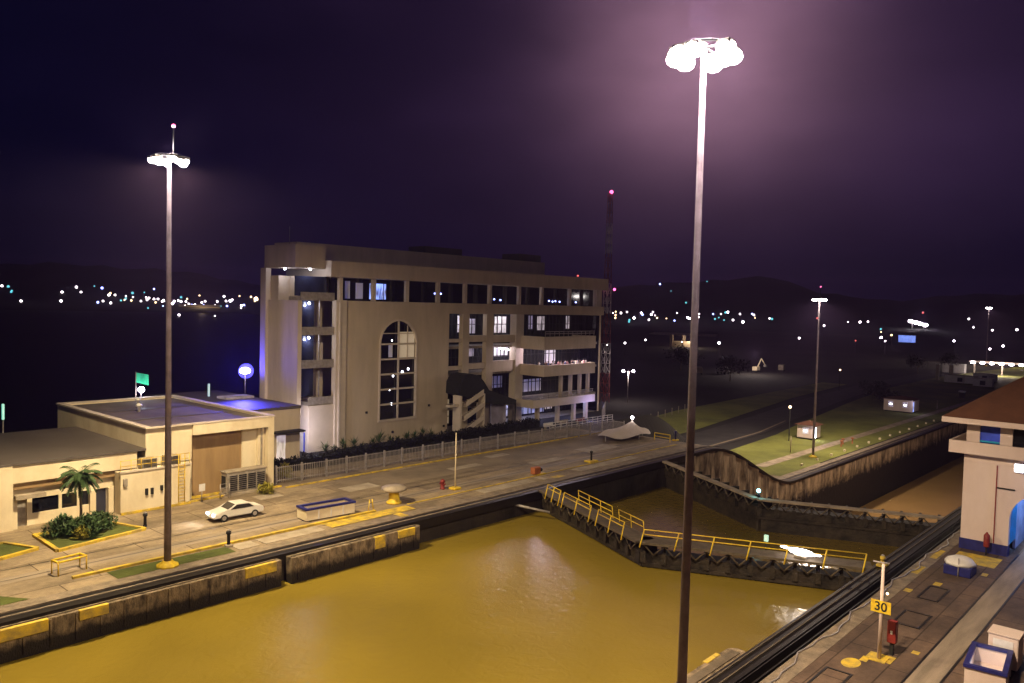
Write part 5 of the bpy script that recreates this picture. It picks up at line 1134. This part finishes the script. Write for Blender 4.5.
FAR += [(584.6, 1342.2, 12.3, 3.4, 'n'), (736.6, 1347.9, 13.6, 4.7, 'B'), (575.1, 1467.3, 21.8, 13.2, 'w'), (631.6, 1329.6, 12.2, 3.2, 'n'), (785.3, 1347.9, 13.8, 4.8, 'w'), (665.2, 1366.7, 15.0, 6.2, 'w'), (553.6, 1329.3, 10.7, 1.9, 'w'), (752.9, 1370.8, 15.2, 6.4, 'n'), (726.4, 1443.6, 21.6, 12.8, 'w'), (818.6, 1462.5, 22.5, 13.7, 'w'), (487.5, 1291.0, 7.1, -1.8, 'b'), (612.0, 1241.3, 6.2, -2.6, 'b'), (629.6, 1237.0, 6.2, -2.7, 'b'), (675.2, 1321.5, 11.8, 2.8, 'n'), (774.4, 1441.1, 21.1, 12.2, 'n'), (668.5, 1396.2, 17.6, 8.8, 'c'), (617.6, 1314.1, 10.9, 2.0, 'n'), (593.0, 1268.2, 7.6, -1.2, 'B'), (604.3, 1324.7, 11.6, 2.7, 'B'), (602.4, 1386.8, 15.9, 7.1, 'n'), (645.0, 1210.9, 5.1, -3.8, 'c'), (654.2, 1291.8, 9.7, 0.7, 'n'), (692.5, 1230.5, 6.3, -2.5, 'B'), (536.6, 1327.6, 10.4, 1.4, 'c'), (698.3, 1323.0, 11.8, 3.0, 'n'), (559.7, 1365.8, 13.3, 4.6, 'c'), (837.4, 1451.8, 21.6, 12.6, 'w'), (501.1, 1277.2, 6.7, -2.3, 'n'), (575.3, 1289.5, 8.6, -0.2, 'w'), (545.9, 1336.8, 11.2, 2.2, 'w'), (436.8, 1518.4, 21.7, 12.8, 'c'), (639.5, 1479.7, 24.8, 15.9, 'c'), (613.7, 1469.0, 23.1, 14.3, 'c'), (448.1, 1610.8, 29.9, 20.9, 'n'), (453.9, 1596.7, 28.9, 20.1, 'c'), (556.6, 1572.4, 31.4, 22.7, 'n'), (430.4, 1499.5, 19.7, 11.0, 'c'), (595.2, 1592.4, 34.4, 25.6, 'c'), (1065.3, 626.7, 0.9, -7.9, 'b'), (1199.7, 623.5, 6.1, -2.8, 'c'), (909.3, 604.7, -0.0, -9.0, 'c'), (1113.1, 686.9, 3.2, -5.6, 'w'), (1189.7, 745.6, 8.1, -0.9, 'B'), (1187.9, 654.0, 6.0, -2.8, 'n'), (1126.7, 545.9, 1.6, -7.3, 'B'), (1057.0, 729.0, 2.1, -6.9, 'w'), (1080.2, 708.9, 2.5, -6.4, 'B'), (1142.4, 645.1, 3.8, -5.2, 'B'), (1262.5, 667.3, 11.1, 2.1, 'b'), (1205.3, 831.0, 10.7, 1.7, 'w'), (1129.5, 778.8, 5.5, -3.4, 'w'), (1162.0, 659.3, 5.0, -4.0, 'B'), (1207.4, 777.4, 9.6, 0.8, 'B'), (1305.9, 616.3, 13.0, 4.1, 'b'), (1009.5, 670.7, 0.4, -8.5, 'c'), (1307.6, 667.1, 14.3, 5.5, 'c'), (1045.5, 659.3, 1.0, -8.0, 'n'), (1114.0, 670.1, 3.0, -5.9, 'w'), (1316.6, 667.2, 14.9, 6.2, 'B'), (1237.7, 554.0, 6.9, -2.1, 'n'), (604.7, 183.6, -0.0, -9.0, 'n'), (585.3, 238.4, -0.1, -9.0, 'n'), (1217.4, 235.6, 0.8, -8.1, 'n'), (1489.4, 323.0, 13.8, 5.0, 'n'), (587.4, 198.4, -0.1, -9.0, 'r'), (1134.3, 427.1, 0.4, -8.5, 'n'), (1283.5, 272.0, 2.9, -6.1, 'n'), (890.5, 275.0, -0.1, -9.0, 'w'), (778.4, 231.2, -0.0, -9.0, 'w'), (1050.9, 325.1, -0.0, -9.0, 'c'), (1340.0, 516.2, 8.8, 0.0, 'r'), (1261.8, 215.3, 1.9, -7.1, 'n')]
LBL = {'n': 'tiny white street lamp glowing across the dark distance', 'b': 'tiny blue lamp glowing across the dark distance', 'c': 'faint teal lamp glowing across the dark distance', 'B': 'brighter white lamp glowing in the dark distance', 'W': 'large warm glowing lamp on the far shore beside the building', 'w': 'small warm orange lamp in the dark distance', 'r': 'tiny red lamp on the dark hillside'}
proto = {}
for (x, y, z, gz, c) in FAR:
    d = math.hypot(x, y); h = max(z-gz, 2.0)
    side = 'far shore' if math.atan2(y, x) > R(50) else 'far right hillside'
    key = (c,)
    if key not in proto:
        t = thing('street_lamp', LBL[c], 'street lamp', group='distant lights')
        p_ = MB().tube((0, 0, 0), (0, 0, 1), .12, n=5).build('pole', M['rubber'], t)
        l_ = MB().ball((0, 0, 0), 1, 1).build('lamp_head', M['E'+c], t); proto[key] = t
    else: t = dup(proto[key])
    t.location = (x, y, z-h); t['group'] = 'distant lights on the '+side; t['label'] = LBL[c].replace('the dark distance', 'the dark '+side)
    t.children[0].scale = (1, 1, h)
    rr = max(.35, random.uniform(.5, 1.0)*d/800*{'n': 1.15, 'b': 1.2, 'c': 1.3, 'B': 1.35, 'W': 3.0, 'w': 1.0, 'r': 1.0}[c])
    for q in t.children:
        if q.name.startswith('lamp_head'): q.location = (0, 0, h); q.scale = (rr, rr, rr)
        else: q.scale = (1, 1, h)
# far apartment tower with blue light on the right hillside
t = thing('tower_block', 'distant tower block with faint blue lights on the right skyline', 'building', (2280, 1400, 40)); MB().box(-9, 9, -9, 9, 0, 62).build('wall', M['hill'], t)
mb = MB()
for i in range(5): mb.box(-9.4, -9.05, -4+i%2*4, -1+i%2*4, 16+i*8, 20+i*8)
mb.build('window', emit('faint_blue_windows', (.06, .10, .9), .5), t)
# lit strip of the shore behind the left mast
for (x, y, L_, lab) in ((612, 1215, 60, 'low lit pale warehouse on the far shore by the left mast'), (480, 1370, 40, 'dim long shed on the far left shore')):
    t = thing('warehouse', lab, 'building', (x, y, -3), -.45); MB().box(-L_/2, L_/2, -8, 8, 0, 7).build('wall', M['pale'], t); MB().prism([(-9, 7.01), (9, 7.01), (0, 10)], 'x', -L_/2-1, L_/2+1).build('roof', M['grey'], t)
lamp('shore_light', 'POINT', (603, 1190, 12), 26000, (1, .72, .40), None, 1)

# ------------------------------------------------------------------ the air
hz = MB().box(-2800, 4300, -3800, 4300, -23.5, 185)
h_ = bmesh.ops  # closed box
o = hz.build('haze', bpy.data.materials.new('haze_air')); o['kind'] = 'stuff'
hm = o.data.materials[0]; hm.use_nodes = True; hn = hm.node_tree; hn.nodes.remove(hn.nodes['Principled BSDF'])
pv = hn.nodes.new('ShaderNodeVolumePrincipled'); pv.inputs['Density'].default_value = HAZE_DENSITY; pv.inputs['Color'].default_value = (*HAZE_COLOR, 1); pv.inputs['Anisotropy'].default_value = .66
hn.links.new(pv.outputs[0], hn.nodes['Material Output'].inputs['Volume'])
